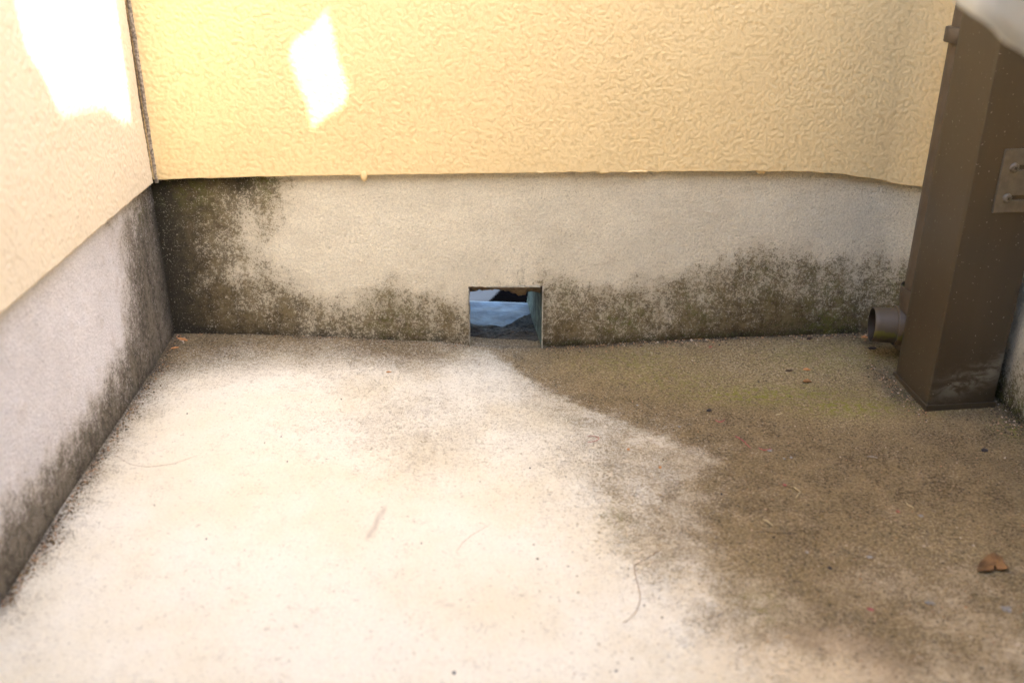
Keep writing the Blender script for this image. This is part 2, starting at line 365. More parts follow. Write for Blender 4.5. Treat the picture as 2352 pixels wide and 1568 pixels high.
    duct = np.array([.60, 1.20]); du = blobs([(2070, 905, 40, 30, .75), (2040, 870, 40, 25, .6), (2000, 800, 30, 6, .8), (2330, 965, 30, 30, .7)])  # includes a painted shadow spot under the pipe outlet
    rw = np.exp(-((pts[:, 0]-XR)/.02)**2)*.5
    attr(o, 'black', np.clip(np.maximum.reduce([bl, bb, du, rw]), 0, .9))
    mk = np.zeros(len(pts))
    for (x0, y0, x1, y1, wd, v) in [(848, 1240, 880, 1175, .0028, .6), (862, 1210, 890, 1160, .0014, .5), (930, 1085, 950, 1060, .0022, .4), (965, 1205-0, 985, 1200, .001, .3), (1010, 1388, 1035, 1392, .002, .5),
                                     (978, 1020, 982, 900, .0012, .32), (994, 1120, 1000, 960, .0010, .22), (960, 1095, 985, 1085, .001, .3)]:
        dd, t = segdist(pts, hz(x0, y0, .025), hz(x1, y1, .025)); mk = np.maximum(mk, v*np.clip(1.4-dd/wd, 0, 1))
    attr(o, 'mark', mk)
    tn = blobs([(1900, 1500, 170, 45, .5), (2020, 1560, 90, 60, .4)]); attr(o, 'buff', np.clip(tn*1.3-.2+vnoise(pts, 30, 9)*.15, 0, .6)*(tn > .1))
    attr(o, 'tan', np.clip(rbf([onfloor(*q)[:2] for q in [(1000, 900), (1300, 1000), (1500, 1100), (1400, 1300), (1550, 1400), (1650, 1560), (1700, 1200), (1800, 1350), (1850, 1560), (2100, 1300), (2300, 1500), (2300, 1250), (1650, 1100), (600, 1300), (300, 1000), (1000, 1560), (2100, 1560), (1750, 1450)]], [-.1, -.05, .3, .2, .3, .4, 1, .95, .9, 1.1, 1.1, 1.1, .8, -.2, -.2, -.1, 1.1, .8], pts), 0, 1))
    # far run of the slab behind the camera
    P2 = np.array([[[-.7, -2.6, .03], [-.7, -.2, .03]], [[.9, -2.6, .012], [.9, -.2, .012]]]); P2[0, 1, 2] = fz1(-.66, -.2)-.003; P2[1, 1, 2] = fz1(.85, -.2)-.003
    q = grid_mesh('balcony_floor_rear', P2, M_FLOOR); q['kind'] = 'structure'; attr(q, 'dirt', [.2]*4)
    return o
FLOOR = make_floor()

# ------------------------------------------------------------------ back wall
WALLTOP = 1.42
back = empty('back_wall', (0, 1.37, 0), 'yellow stucco wall over a grimy concrete plinth, facing the viewer, with a drain hole', 'wall')
prof, S = profile(0.0)
HX0, HX1, HZ1 = -.0695, .0500, .1065
# snap columns to the hole edges
for hx in (HX0, HX1):
    i = np.argmin(np.abs(prof[:, 0]-hx)); prof[i] = [hx, yback(hx)]
hi0 = np.argmin(np.abs(prof[:, 0]-HX0)); hi1 = np.argmin(np.abs(prof[:, 0]-HX1))
# stucco edge height along the profile (the hand-cut edge dips at the rounded corner)
stp, _ = profile(OFF)
edge_px = [(358, 413), (500, 409), (700, 405), (900, 402), (1200, 398), (1500, 395), (1750, 394), (1850, 395), (1934, 400.5), (1973, 406.5), (2027, 415.6), (2069, 425.5), (2115, 435)]
def edge_z():
    """for each profile column, the z whose sight line meets the measured edge"""
    zs = np.linspace(.18, .32, 141); out = []
    ex = np.array([e[0] for e in edge_px]); ey = np.array([e[1] for e in edge_px])
    for x, y in stp:
        dz = zs-CAMH; fwd = y*math.cos(PITCH)-dz*math.sin(PITCH); dn = -y*math.sin(PITCH)-dz*math.cos(PITCH)
        px = 1176+FPX*x/fwd; py = 784+FPX*dn/fwd
        t = np.interp(px, ex, ey); k = np.argmin(np.abs(py-t)); out.append(zs[k])
    return np.array(out)
EZ = edge_z(); k = 9; EZ = np.convolve(np.pad(EZ, k//2, mode='edge'), np.ones(k)/k, mode='valid')
last = np.argmax(stp[:, 0] > .60); EZ[last:] = EZ[last]
EZ += np.array([mnoise.noise(Vector((s*60, 3, 0))) for s in S])*.0012+np.array([max(0, mnoise.noise(Vector((s*22, 9, 0)))-.35) for s in S])*-.012*(S > .9)
nz_ = 78; tt = np.linspace(0, 1, nz_)
zrow = -.03+tt*(ZS+.03+.02)
j1 = np.argmin(np.abs(zrow-HZ1)); zrow[j1] = HZ1
P = np.zeros((len(prof), nz_, 3)); P[:, :, 0] = prof[:, 0:1]; P[:, :, 1] = prof[:, 1:2]; P[:, :, 2] = zrow[None]
rgh = np.array([vnoise(np.stack([S, np.full_like(S, z)], 1), 30, 4, 3) for z in zrow]).T
P[:, :, 1] -= rgh*.0012
jl = j1+1
P[hi0:hi1+1, j1, 2] += np.array([mnoise.noise(Vector((s*90, 1, 0)))*.0022 for s in S[hi0:hi1+1]])
keep = np.ones((len(prof)-1, nz_-1), bool); keep[hi0:hi1, :j1] = False
pl = grid_mesh('plinth', P, M_PLINTH, back, keep, flip=True)
pl.location = (0, -1.37, 0)
def project(Pw):
    dz = Pw[:, 2]-CAMH; fwd = Pw[:, 1]*math.cos(PITCH)-dz*math.sin(PITCH); dn = -Pw[:, 1]*math.sin(PITCH)-dz*math.cos(PITCH)
    return np.stack([1176+FPX*Pw[:, 0]/fwd, 784+FPX*dn/fwd], 1)
V = P.reshape(-1, 3); SV = np.repeat(S, nz_); ZV = V[:, 2]
def sz(px, py):
    p = hp(px, py, AP, NB); return np.array([np.dot(p[:2]-CP, (prof[5]-prof[0])/np.linalg.norm(prof[5]-prof[0])), p[2]])
yb = [(640, 640), (700, 685), (800, 705), (900, 672), (1000, 690), (1050, 705), (1080, 740), (1250, 655), (1300, 655), (1350, 668), (1450, 668), (1550, 652), (1650, 622), (1700, 600), (1750, 588), (1800, 595), (1850, 585), (1900, 605), (2000, 605), (2080, 612)]
ctrl, val = [], []
for px, py in yb:
    for dy, v in ((-45, .04), (-18, .28), (12, .62), (40, .62), (70, .66), (105, .80), (130, .95)):
        if py+dy < 800: ctrl.append(sz(px, py+dy)); val.append(v)
for px in range(700, 2101, 200):
    for py in (410, 480, 550): ctrl.append(sz(px, py)); val.append(-.08 if px < 1300 else .0)
for px, py, v in [(365, 430, 1.1), (380, 600, 1.1), (400, 720, 1.1), (430, 430, 1.05), (430, 600, 1.0), (430, 740, 1.1), (470, 450, .85), (480, 520, .8), (490, 640, .85), (500, 740, 1.0), (520, 430, .9), (530, 490, .55), (540, 560, .40), (540, 640, .55), (560, 720, .85),
                  (570, 440, .8), (575, 500, .38), (590, 560, .34), (600, 640, .50), (610, 425, .7), (620, 470, .55), (620, 540, .30), (640, 600, .28), (650, 700, .80), (600, 740, .9), (650, 430, .35), (660, 500, .05), (680, 600, .05), (660, 420, .4), (560, 425, .95), (505, 540, .75), (500, 690, .88)]:
    ctrl.append(sz(px, py)); val.append(v)
pv = np.stack([SV, ZV], 1); wv = np.stack([vnoise(pv, 30, 31), vnoise(pv, 30, 32)], 1)*.006
d = rbf(ctrl, val, pv+wv)
# streaks running down from the drips
attr(pl, 'dirt', np.clip(d, -.2, 1.2))
fzv = fz(V[:, :2]); hgt = ZV-fzv
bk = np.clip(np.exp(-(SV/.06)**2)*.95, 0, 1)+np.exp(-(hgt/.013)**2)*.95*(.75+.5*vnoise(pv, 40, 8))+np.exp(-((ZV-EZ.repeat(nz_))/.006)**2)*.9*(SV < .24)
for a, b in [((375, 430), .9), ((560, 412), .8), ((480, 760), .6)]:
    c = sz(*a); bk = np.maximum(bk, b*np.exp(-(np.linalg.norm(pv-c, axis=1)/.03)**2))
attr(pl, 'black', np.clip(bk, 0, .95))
ms = np.zeros(len(V))
for px, py, r, v in [(1440, 730, .03, .9), (1400, 740, .02, .7), (1600, 700, .04, .5), (1760, 640, .05, .45), (1900, 660, .05, .5), (2050, 640, .04, .7), (1280, 680, .03, .5), (900, 720, .06, .4), (700, 440, .03, .3), (620, 420, .03, .7), (440, 430, .04, .5), (1300, 640, .02, .5), (1900, 745, .05, .7)]:
    ms = np.maximum(ms, v*np.exp(-(np.linalg.norm(pv-sz(px, py), axis=1)/r)**2))
attr(pl, 'moss', ms)

# stucco skin: face + underside lip
zr = np.r_[0, np.arange(.0013, .36, .0014), np.linspace(.37, WALLTOP-ZS, 12)]
fine, Sf = profile(0.0, .0014); EZf = np.interp(Sf, S, EZ); stp = profile(OFF, .0014)[0]; nrmf = (stp-fine)/OFF; prof_keep, S_keep, EZ_keep = prof, S, EZ; prof, S, EZ = fine, Sf, EZf
n = len(stp); nn_in, _ = profile(-.002, .0014)
Ps = np.zeros((n, len(zr)+2, 3))
Ps[:, 0, :2] = nn_in; Ps[:, 0, 2] = EZ+.001
Ps[:, 1, :2] = stp+(prof-stp)*.12; Ps[:, 1, 2] = EZ
for j, h in enumerate(zr):
    Ps[:, j+2, :2] = stp; Ps[:, j+2, 2] = EZ*(1-min(1, h/.3))+ZS*min(1, h/.3)+h
Ps[:, 2, 2] += .0006
# slow hand-trowelled unevenness
und = np.array([vnoise(np.stack([S, Ps[:, j, 2]], 1), 7, 6, 2) for j in range(Ps.shape[1])]).T
Ps[:, 2:, 1] -= und[:, 2:]*.0022
uu_ = np.repeat(S, Ps.shape[1]-2); vv_ = Ps[:, 2:, 2].ravel()
amp = .00075*(.85+.45*vnoise(np.stack([uu_, vv_], 1), 9, 61, 2)); hh = (spray(uu_, vv_, .0052, 2)*amp+spray(uu_+.003, vv_+.002, .0078, 8)*.0004).reshape(n, -1)
hh[:, 0] *= .5; hh[:, -11:] = 0
hol = 1-np.clip(hh/.00068, 0, 1); hol[:, -11:] = 0; hol = np.hstack([np.zeros((n, 2)), hol])  # shading mask for the hollows, baked from the spray height
Ps[:, 2:, :2] += nrmf[:, None, :]*hh[:, :, None]
i0 = 6
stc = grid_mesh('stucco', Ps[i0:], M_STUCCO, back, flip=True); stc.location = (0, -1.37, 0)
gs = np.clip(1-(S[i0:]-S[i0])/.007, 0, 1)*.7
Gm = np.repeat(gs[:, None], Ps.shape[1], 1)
attr(stc, 'grime', Gm.reshape(-1)); attr(stc, 'hollow_shade', hol[i0:].reshape(-1)); prof, S, EZ = prof_keep, S_keep, EZ_keep
# cap and rear face so the wall is a solid
def solid(name, poly, z0, z1, mat, parent=None):
    bm = bmesh.new(); a = [bm.verts.new((x, y, z0)) for x, y in poly]; b = [bm.verts.new((x, y, z1)) for x, y in poly]
    m = len(poly); bm.faces.new(a); bm.faces.new(b)
    for i in range(m): bm.faces.new((a[i], a[(i+1) % m], b[(i+1) % m], b[i]))
    return from_bm(name, bm, mat, parent)
TH = .22
inner = [tuple(p) for p in profile(-.0025)[0][::6]]
ix = [p for p in inner]
def rearx(x): return (x, yback(x)+TH)
def coresec(name, x0, x1, z0, z1):
    solid(name, [(x0, yback(x0)+.0025), (x1, yback(x1)+.0025), (x1+DL[0]*-TH, yback(x1)+TH), (x0+DL[0]*-TH, yback(x0)+TH)], z0, z1, M_MORTAR_CORE, back).location = (0, -1.37, 0)
M_MORTAR_CORE = simple('wall_core', (.30, .25, .19), .9, 80, .3, .002)
coresec('core', -.75, HX0, -.05, WALLTOP); coresec('core', HX1, .585, -.05, WALLTOP); coresec('core', HX0, HX1, HZ1+.003, WALLTOP)
cor = [tuple(p) for p in profile(-.0025)[0] if p[0] > .585][::4]+[(XR+.3, cy), (XR+.3, yback(.7)+TH), (.585, yback(.585)+TH)]
solid('core', cor, -.05, WALLTOP, M_MORTAR_CORE, back).location = (0, -1.37, 0)

# drain hole lining: parts of the back wall
def boxm(bm, c, sx, sy, sz_, rot=0):
    r = bmesh.ops.create_cube(bm, size=1, matrix=Matrix.Translation(c) @ Matrix.Rotation(rot, 4, 'Z') @ Matrix.Diagonal((sx, sy, sz_, 1)))
    return r['verts']
dirw = -DL  # going outwards through the hole
def through(x, s): return np.array([x, yback(x)])+dirw*s
# right side lining, slightly concave, mossy green
us = np.linspace(-.002, TH, 14); vz = np.linspace(-.004, HZ1+.001, 12)
G = np.zeros((14, 12, 3))
for i, u in enumerate(us):
    for j, z in enumerate(vz):
        p = through(HX1-.0008, u); t = j/11; G[i, j] = [p[0]-.004*(t**6)-.003*((1-t)**6)+.001*math.sin(u*40), p[1], z]
o = grid_mesh('drain_lining', G, M_GREEN, back); o.location = (0, -1.37, 0)
G2 = G.copy()
for i, u in enumerate(us):
    for j, z in enumerate(vz):
        p = through(HX0+.002, u); G2[i, j] = [p[0]+.001*math.sin(z*200), p[1], z]
o = grid_mesh('drain_lining', G2, M_MORTAR_CORE, back, flip=True); o.location = (0, -1.37, 0)
# thin sheet edges standing in the hole's mouth
bm = bmesh.new()
boxm(bm, (HX1-.0008, yback(HX1)-.001, HZ1/2-.005), .0018, .012, HZ1+.008); boxm(bm, (HX0+.0008, yback(HX0)-.0005, HZ1/2-.004), .0016, .010, HZ1+.002)
boxm(bm, ((HX0+HX1)/2+.012, yback(0)+.001, HZ1-.0006), HX1-HX0-.034, .007, .0014)
o = from_bm('drain_sheet', bm, M_ZINC, back); o.location = (0, -1.37, 0)
# broken mortar hanging under the lintel
def ragged_mortar():
    dp = [(0, 8.7), (.06, 9.3), (.15, 5.6), (.25, 6.5), (.4, 5.5), (.5, 8), (.56, 9), (.63, 13.5), (.70, 16.8), (.79, 16.6), (.815, 9.5), (.9, 11), (1, 13)]
    nx, ny = 90, 26; G = np.zeros((nx, ny, 3))
    for i in range(nx):
        t = i/(nx-1); x = HX0+.0015+(HX1-HX0-.003)*t
        drop = np.interp(t, [a for a, b in dp], [b for a, b in dp])*.001
        for j in range(ny):
            dep = .2*(j/(ny-1))**2; p = through(x, .004+dep); f = min(1, dep/.028)
            G[i, j] = [p[0], p[1], HZ1+.003-(drop+.003)*math.sin(f*math.pi/2)**.7-.40*min(dep, .03)+mnoise.noise(Vector((x*190, dep*170, 1)))*.0022*f]
    G[:, 0, 2] = HZ1+.004
    return G
o = grid_mesh('broken_mortar', ragged_mortar(), M_MORTAR, back); o.location = (0, -1.37, 0)
# paint drips under the stucco edge
for (px, py, w_, h_) in [(835, 405, 16, 14), (1385, 397, 34, 5), (1240, 397, 30, 3), (1750, 396, 24, 6), (1460, 396, 60, 3)]:
    c = hp(px, py, A0, NB); bm = bmesh.new(); k = .00068
    bmesh.ops.create_icosphere(bm, subdivisions=3, radius=1, matrix=Matrix.Translation((c[0], c[1]+.004, c[2]+.001)) @ Matrix.Diagonal((w_*k*.5, .005, h_*k, 1)))
    for v in bm.verts: v.co += Vector((0, 0, 1))*mnoise.noise(v.co*300)*.0015
    o = from_bm('paint_drip', bm, M_STUCCO, back, True); o.location = (0, -1.37, 0); attr(o, 'grime', [.15]*len(o.data.vertices))
# gritty joint in the corner
ns = 160; zz = np.linspace(ZS-.004, WALLTOP, ns); G = np.zeros((ns, 7, 3))
for i, z in enumerate(zz):
    wv_ = mnoise.noise(Vector((z*30, 0, 4)))*.0016
    for j in range(7):
        a = j/6; x = CS[0]-.002+a*.006+wv_*.6; G[i, j] = [x, (A0[1]-.002-math.sin(a*math.pi)*.0015)+mnoise.noise(Vector((z*400, a*5, 2)))*.0022+(.002 if j in (0, 6) else 0), z]
o = grid_mesh('joint_sealant', G, M_SEAL, back); o.location = (0, -1.37, 0)

# ------------------------------------------------------------------ left wall
lw = empty('left_wall', (-.5, .8, 0), 'pale beige stucco side wall over a lilac grey plinth on the left, skylight tint painted in', 'wall')
off_l = Vector((.5, -.8, 0))
nu = 330; uu = np.r_[np.linspace(-.002, 1.0, nu), np.linspace(1.05, 3.6, 12)]
P = np.zeros((len(uu), 60, 3)); zrow = np.linspace(-.03, ZS+.02, 60)
for j, z in enumerate(zrow): P[:, j, :2] = CP+np.outer(uu, DL); P[:, j, 2] = z
rg = np.array([vnoise(np.stack([uu, np.full_like(uu, z)], 1), 30, 14, 3) for z in zrow]).T; P[:, :, 0] += rg*.0011
o = grid_mesh('plinth', P, M_PLINTH_L, lw); o.location = off_l
V = P.reshape(-1, 3); UV = np.repeat(uu, 60); pv = np.stack([UV, V[:, 2]], 1)
def lz(px, py): p = hp(px, py, LP, NL); return np.array([np.dot(p[:2]-CP, DL), p[2]])
ctrl, val = [], []
bnd = [(292, 520), (292, 620), (295, 700), (285, 790), (240, 890), (185, 975), (110, 1075), (10, 1190)]
for (x0, y0) in bnd:
    dx, dy = (1, 0) if y0 < 720 else (.55, .83)
    for t, v in ((-60, -.08), (-25, .14), (8, .66), (35, .92), (70, 1.0)):
        ctrl.append(lz(x0+dx*t, y0+dy*t)); val.append(v)
for px, py, v in [(100, 800, -.1), (200, 700, -.05), (50, 900, -.1), (20, 1050, -.1), (120, 960, -.05), (230, 600, 0), (170, 640, -.02), (290, 490, .35), (320, 470, .6), (340, 450, .85), (350, 600, .8), (370, 700, .95), (385, 760, 1.0), (355, 820, 1.0), (280, 930, .9), (300, 470, .5), (250, 510, .3), (330, 800, .85), (260, 960, 1.0), (170, 1100, 1.0), (60, 1270, .95), (10, 1350, 1), (0, 760, .0), (10, 980, -.1)]:
    ctrl.append(lz(px, py)); val.append(v)
wv = np.stack([vnoise(pv, 25, 41), vnoise(pv, 25, 42)], 1)*.008
attr(o, 'dirt', np.clip(rbf(ctrl, val, pv+wv), -.2, 1.2))
hgt = V[:, 2]-fz(np.clip(V[:, :2], -1, 2)); hgt = V[:, 2]-.037
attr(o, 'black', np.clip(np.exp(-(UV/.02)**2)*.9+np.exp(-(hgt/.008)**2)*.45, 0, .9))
attr(o, 'moss', np.clip(np.exp(-(np.linalg.norm(pv-lz(315, 470), axis=1)/.03)**2)*.7, 0, 1)+.25*np.exp(-(np.linalg.norm(pv-lz(265, 505), axis=1)/.02)**2))
# stucco with a rounded nose at the corner
pts = []
DLn = DL; nin = -NL[:2]
R_ = .014; u0 = .0065
for i in range(11):
    t = i/10*math.pi/2; pts.append(CS+DLn*(u0+R_-R_*math.sin(t))+nin*(R_*math.cos(t)-R_)*1.0)
pts = [CS+DLn*(u0-.001)-nin*.03]+pts
pts = np.array(pts)[:]
# order: from deep in the corner to the face
pts = np.vstack([pts[0:1], pts[1:][np.argsort([np.dot(p-CS, nin) for p in pts[1:]])]])
ext = np.array([CS+DLn*u for u in np.r_[np.arange(u0+R_+.002, .72, .0017), np.linspace(.73, 3.6, 16)]])
pl2 = np.vstack([pts, ext]); m = len(pl2)
zr = np.r_[-.0005, 0, np.arange(.0017, .36, .0017), np.linspace(.37, WALLTOP-ZS, 12)]
Pq = np.zeros((m, len(zr)+1, 3))
ucoord = (pl2-CS)@DLn
wig = np.array([mnoise.noise(Vector((u*40, 7, 0)))*.0010 for u in ucoord])
Pq[:, 0, :2] = pl2-nin*.016; Pq[:, 0, 2] = ZS+.001+wig
for j, h in enumerate(zr):
    Pq[:, j+1, :2] = pl2; Pq[:, j+1, 2] = ZS+h+(wig if h < .05 else 0)
Pq[:, 1, :2] -= nin*.0015
und = np.array([vnoise(np.stack([ucoord, Pq[:, j, 2]], 1), 8, 16, 2) for j in range(Pq.shape[1])]).T
Pq[:, 1:, 0] += und[:, 1:]*.0015
uu_ = np.repeat(ucoord, Pq.shape[1]-2); vv_ = Pq[:, 2:, 2].ravel()
hh = (spray(uu_, vv_, .0055, 12)*.00075+spray(uu_+.003, vv_+.002, .0085, 18)*.00035).reshape(m, -1); hh[:, -11:] = 0; hh[-15:] = 0; hh[:3] = 0
hol = 1-np.clip(hh/.0006, 0, 1); hol[:, -11:] = 0; hol[-15:] = 0; hol = np.hstack([np.zeros((m, 2)), hol])*.8  # baked hollow shading again, a little weaker
Pq[:, 2:, :2] += nin[None, None, :]*hh[:, :, None]
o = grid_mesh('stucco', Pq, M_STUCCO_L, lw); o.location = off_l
attr(o, 'hollow_shade', hol.reshape(-1)); gg = np.clip(1-(ucoord-.0)/.028, 0, 1)**1.5*.62; attr(o, 'grime', np.repeat(gg[:, None], Pq.shape[1], 1).reshape(-1))
cl = CP-nin*.0025
far = CP+DLn*3.6
bm = bmesh.new(); poly = [cl+(-DLn)*.3, cl+DLn*3.6, cl+DLn*3.6-nin*.15, cl-DLn*.3-nin*.15]
solid('core', [tuple(p) for p in poly], -.05, WALLTOP, M_MORTAR_CORE, lw).location = off_l
bm.free()

# ------------------------------------------------------------------ right wall
rwl = empty('right_wall', (XR, .5, 0), 'stained house wall seen in a sliver to the right of the brown duct', 'wall')
uu = np.r_[np.linspace(0, .8, 200), np.linspace(.85, 3.6, 10)]; zrow = np.linspace(-.03, ZS+.02, 60); P = np.zeros((len(uu), 60, 3))
for j, z in enumerate(zrow): P[:, j, 0] = XR; P[:, j, 1] = cy-uu; P[:, j, 2] = z
o = grid_mesh('plinth', P, M_PLINTH, rwl, flip=True); o.location = (-XR, -.5, 0)
V = P.reshape(-1, 3); d = .9-V[:, 2]/.11*.9; d = np.clip(d+vnoise(V[:, 1:], 20, 5)*.2, -.1, 1.1); attr(o, 'dirt', d)
attr(o, 'black', np.clip(np.exp(-(V[:, 2]/.02)**2)*.8, 0, 1)); attr(o, 'moss', np.exp(-((V[:, 2]-.02)/.02)**2)*.7)
zr = np.r_[0, .01, np.linspace(.03, 1.36-ZS, 20)]; P = np.zeros((len(uu), len(zr)+1, 3))
P[:, :, 1] = (cy-uu)[:, None]; P[:, 0, 0] = XR+.002; P[:, 0, 2] = EZ[-1]+.001
for j, h in enumerate(zr): P[:, j+1, 0] = XR-OFF; P[:, j+1, 2] = EZ[-1]+h*(1.36-EZ[-1])/(1.36-ZS)
o = grid_mesh('stucco', P, M_STUCCO, rwl, flip=True); o.location = (-XR, -.5, 0); attr(o, 'grime', np.zeros(len(uu)*(len(zr)+1)))
solid('core', [(XR+.0025, cy-.002), (XR+.0025, cy-3.6), (XR+.3, cy-3.6), (XR+.3, cy-.002)], -.05, 1.36, M_MORTAR_CORE, rwl).location = (-XR, -.5, 0)

# ------------------------------------------------------------------ unseen wall added behind the viewpoint to keep light off the duct front
bm = bmesh.new(); boxm(bm, (.05, -1.45, 1.0), 1.9, .12, 2.1)
rear = from_bm('rear_blocker', bm, simple('dull_brown', (.13, .105, .08), .8, 6, .2, .002)); tag(rear, 'dull brown unseen wall added behind the viewpoint to block light', 'wall')
# ------------------------------------------------------------------ the passage behind the drain hole and what lies beyond
def passage():
    M_SILL = simple('dark_wet_concrete', (.066, .050, .031), .85, 160, .6, .002)
    s2 = N('pale_sill_paint'); c = s2.mix(s2.ss(s2.noise(28, 5, .6), .35, .62), (.12, .15, .17), (.08, .08, .08)); M_PALE = s2.out(c, .6, s2.bump(s2.noise(50, 3), .002), .4)
    # inner floor with a broken rim
    rim = [(1078, 738), (1100, 745), (1130, 744), (1150, 748), (1165, 745), (1180, 738), (1192, 728), (1210, 722), (1225, 716), (1250, 714)]
    ctl = [hz(*q, .001) for q in rim]; rx = [c[0] for c in ctl]; ry = [c[1] for c in ctl]
    nx = 80; ny = 50; G = np.zeros((nx, ny, 3))
    for i in range(nx):
        x = -.11+.2*i/(nx-1); y0 = 1.382+mnoise.noise(Vector((x*60, 2, 0)))*.006; y1 = np.interp(x, rx, ry)+mnoise.noise(Vector((x*160, 0, 0)))*.004
        for j in range(ny):
            t = j/(ny-1); y = y0+(y1-y0)*min(1, t*1.04); z = -.0005+mnoise.noise(Vector((x*50, y*50, 0)))*.0022+mnoise.noise(Vector((x*170, y*170, 0)))*.001*1
            if t > .961: z = -.012
            z = z*min(1, t*8)+max(0, 1-t*9)*(fz1(x, y)-.0012)
            G[i, j] = [x, y, z]
    grid_mesh('passage_floor', G, M_SILL)['kind'] = 'structure'
    e0 = hz(1078, 691, -.006); e1 = hz(1250, 696, -.006); dd = (e1-e0)/(e1[0]-e0[0])
    nx, ny = 60, 30; G = np.zeros((nx, ny, 3))
    for i in range(nx):
        x = -.13+.24*i/(nx-1); yf = (e0+dd*(x-e0[0]))[1]
        for j in range(ny):
            t = j/(ny-1); y = 1.40+(yf-1.40)*min(1, t/.93); z = -.006+mnoise.noise(Vector((x*22, y*22, 3)))*.0022
            if t > .95: z = -.09
            G[i, j] = [x, y, z]
    grid_mesh('sill', G, M_PALE)['kind'] = 'structure'
    M_OUT = simple('pale_roofing', (.016, .0185, .022), .8, 12, .15, .001)
    M_BLK = simple('shadow_black', (.0008, .0008, .001), 1, 60, .2, .0001, 0.0)
    bm = bmesh.new(); v = [bm.verts.new(p) for p in [(-3, 1.75, -.55), (3, 1.75, -.55), (3, 5.5, -.55), (-3, 5.5, -.55)]]; bm.faces.new(v)
    from_bm('lower_roof', bm, M_OUT)['kind'] = 'structure'
    a = hz(1120, 694, -.53); b = hz(1160, 655, -.53); dv = (b-a)/np.linalg.norm(b-a)
    p0 = a-dv*.8; p1 = b+dv*1.0
    g = solid('shadow_panel', [(p0[0], p0[1]), (p0[0]+1.6, p0[1]), (p1[0]+1.6, p1[1]), (p1[0], p1[1])], -.549, -.53, M_BLK)  # black panel put where a shadow lies beyond the hole
    tag(g, 'black flat panel standing for the shadow glimpsed through the drain hole', 'shadow panel')
    M_ALLEY = simple('alley_concrete', (.22, .22, .21), .9, 3, .2, .002)
    bm = bmesh.new(); v = [bm.verts.new(p) for p in [(-150, -150, -3), (150, -150, -3), (150, 150, -3), (-150, 150, -3)]]; bm.faces.new(v)
    from_bm('ground', bm, M_ALLEY)['kind'] = 'structure'
passage()

# ------------------------------------------------------------------ brown box duct
bA, bB, bC = np.array([.5830, 1.138]), np.array([.5800, 1.251]), np.array([.6880, 1.150]); bD = bB+(bC-bA)
FZD = -.002
duct = empty('drainpipe_duct', (bA[0], bA[1], 0), 'tall brown metal box duct standing on the floor by the right wall', 'duct')
def inset(poly, k):
    c = sum(poly)/len(poly); return [p+(c-p)/np.linalg.norm(c-p)*k for p in poly]
def duct_body():
    poly = inset([bA, bC, bD, bB], .0035); bm = bmesh.new()
    bmesh.ops.create_cube(bm, size=1); bm.free(); bm = bmesh.new()
    rows = []; zs = np.r_[np.linspace(.006, .16, 16), np.linspace(.2, 1.3, 10)]
    ring = []
    # rounded corners
    for i in range(4):
        p = poly[i]; a = poly[i-1]; b = poly[(i+1) % 4]; r = .0022
        u = (a-p)/np.linalg.norm(a-p); v = (b-p)/np.linalg.norm(b-p)
        for t in (0, .5, 1): ring.append(p+u*r*(1-t)**2+v*r*t**2)
        for t in np.linspace(.1, .9, 9): ring.append(p+(b-p)*t)
    m = len(ring)
    for z in zs: rows.append([bm.verts.new((q[0], q[1], z)) for q in ring])
    for a, b in zip(rows[:-1], rows[1:]):
        for i in range(m): bm.faces.new((a[i], a[(i+1) % m], b[(i+1) % m], b[i]))
    bm.faces.new(rows[-1])
    o = from_bm('casing', bm, M_DUCT, duct, True, angle=25); o.location = -Vector(duct.location)
    co = np.array([v.co[:] for v in o.data.vertices]); ffr = (bC-bA)/np.linalg.norm(bC-bA)
    t = (co[:, :2]-bA)@ffr; front = np.abs((co[:, :2]-bA)@np.array([-ffr[1], ffr[0]])) < .008
    cz = .030+.42*np.maximum(t-.02, 0); attr(o, 'chalk', front*np.exp(-((co[:, 2]-cz)/.020)**2)*np.clip(t/.04, .3, 1)); attr(o, 'low', np.exp(-(co[:, 2]/.012)**2)*.6)
    return o
duct_body()
bm = bmesh.new(); po = [bA, bC, bD, bB]; a = [bm.verts.new((p[0], p[1], -.004)) for p in po]; b = [bm.verts.new((p[0], p[1], .0085)) for p in po]
ipol = inset(po, .004); c = [bm.verts.new((p[0], p[1], .0085)) for p in ipol]
for i in range(4):
    bm.faces.new((a[i], a[(i+1) % 4], b[(i+1) % 4], b[i])); bm.faces.new((b[i], b[(i+1) % 4], c[(i+1) % 4], c[i]))
o = from_bm('base_rim', bm, M_DUCT, duct, bevel=.0008); o.location = -Vector(duct.location)
attr(o, 'chalk', np.zeros(len(o.data.vertices))); attr(o, 'low', np.full(len(o.data.vertices), .5))
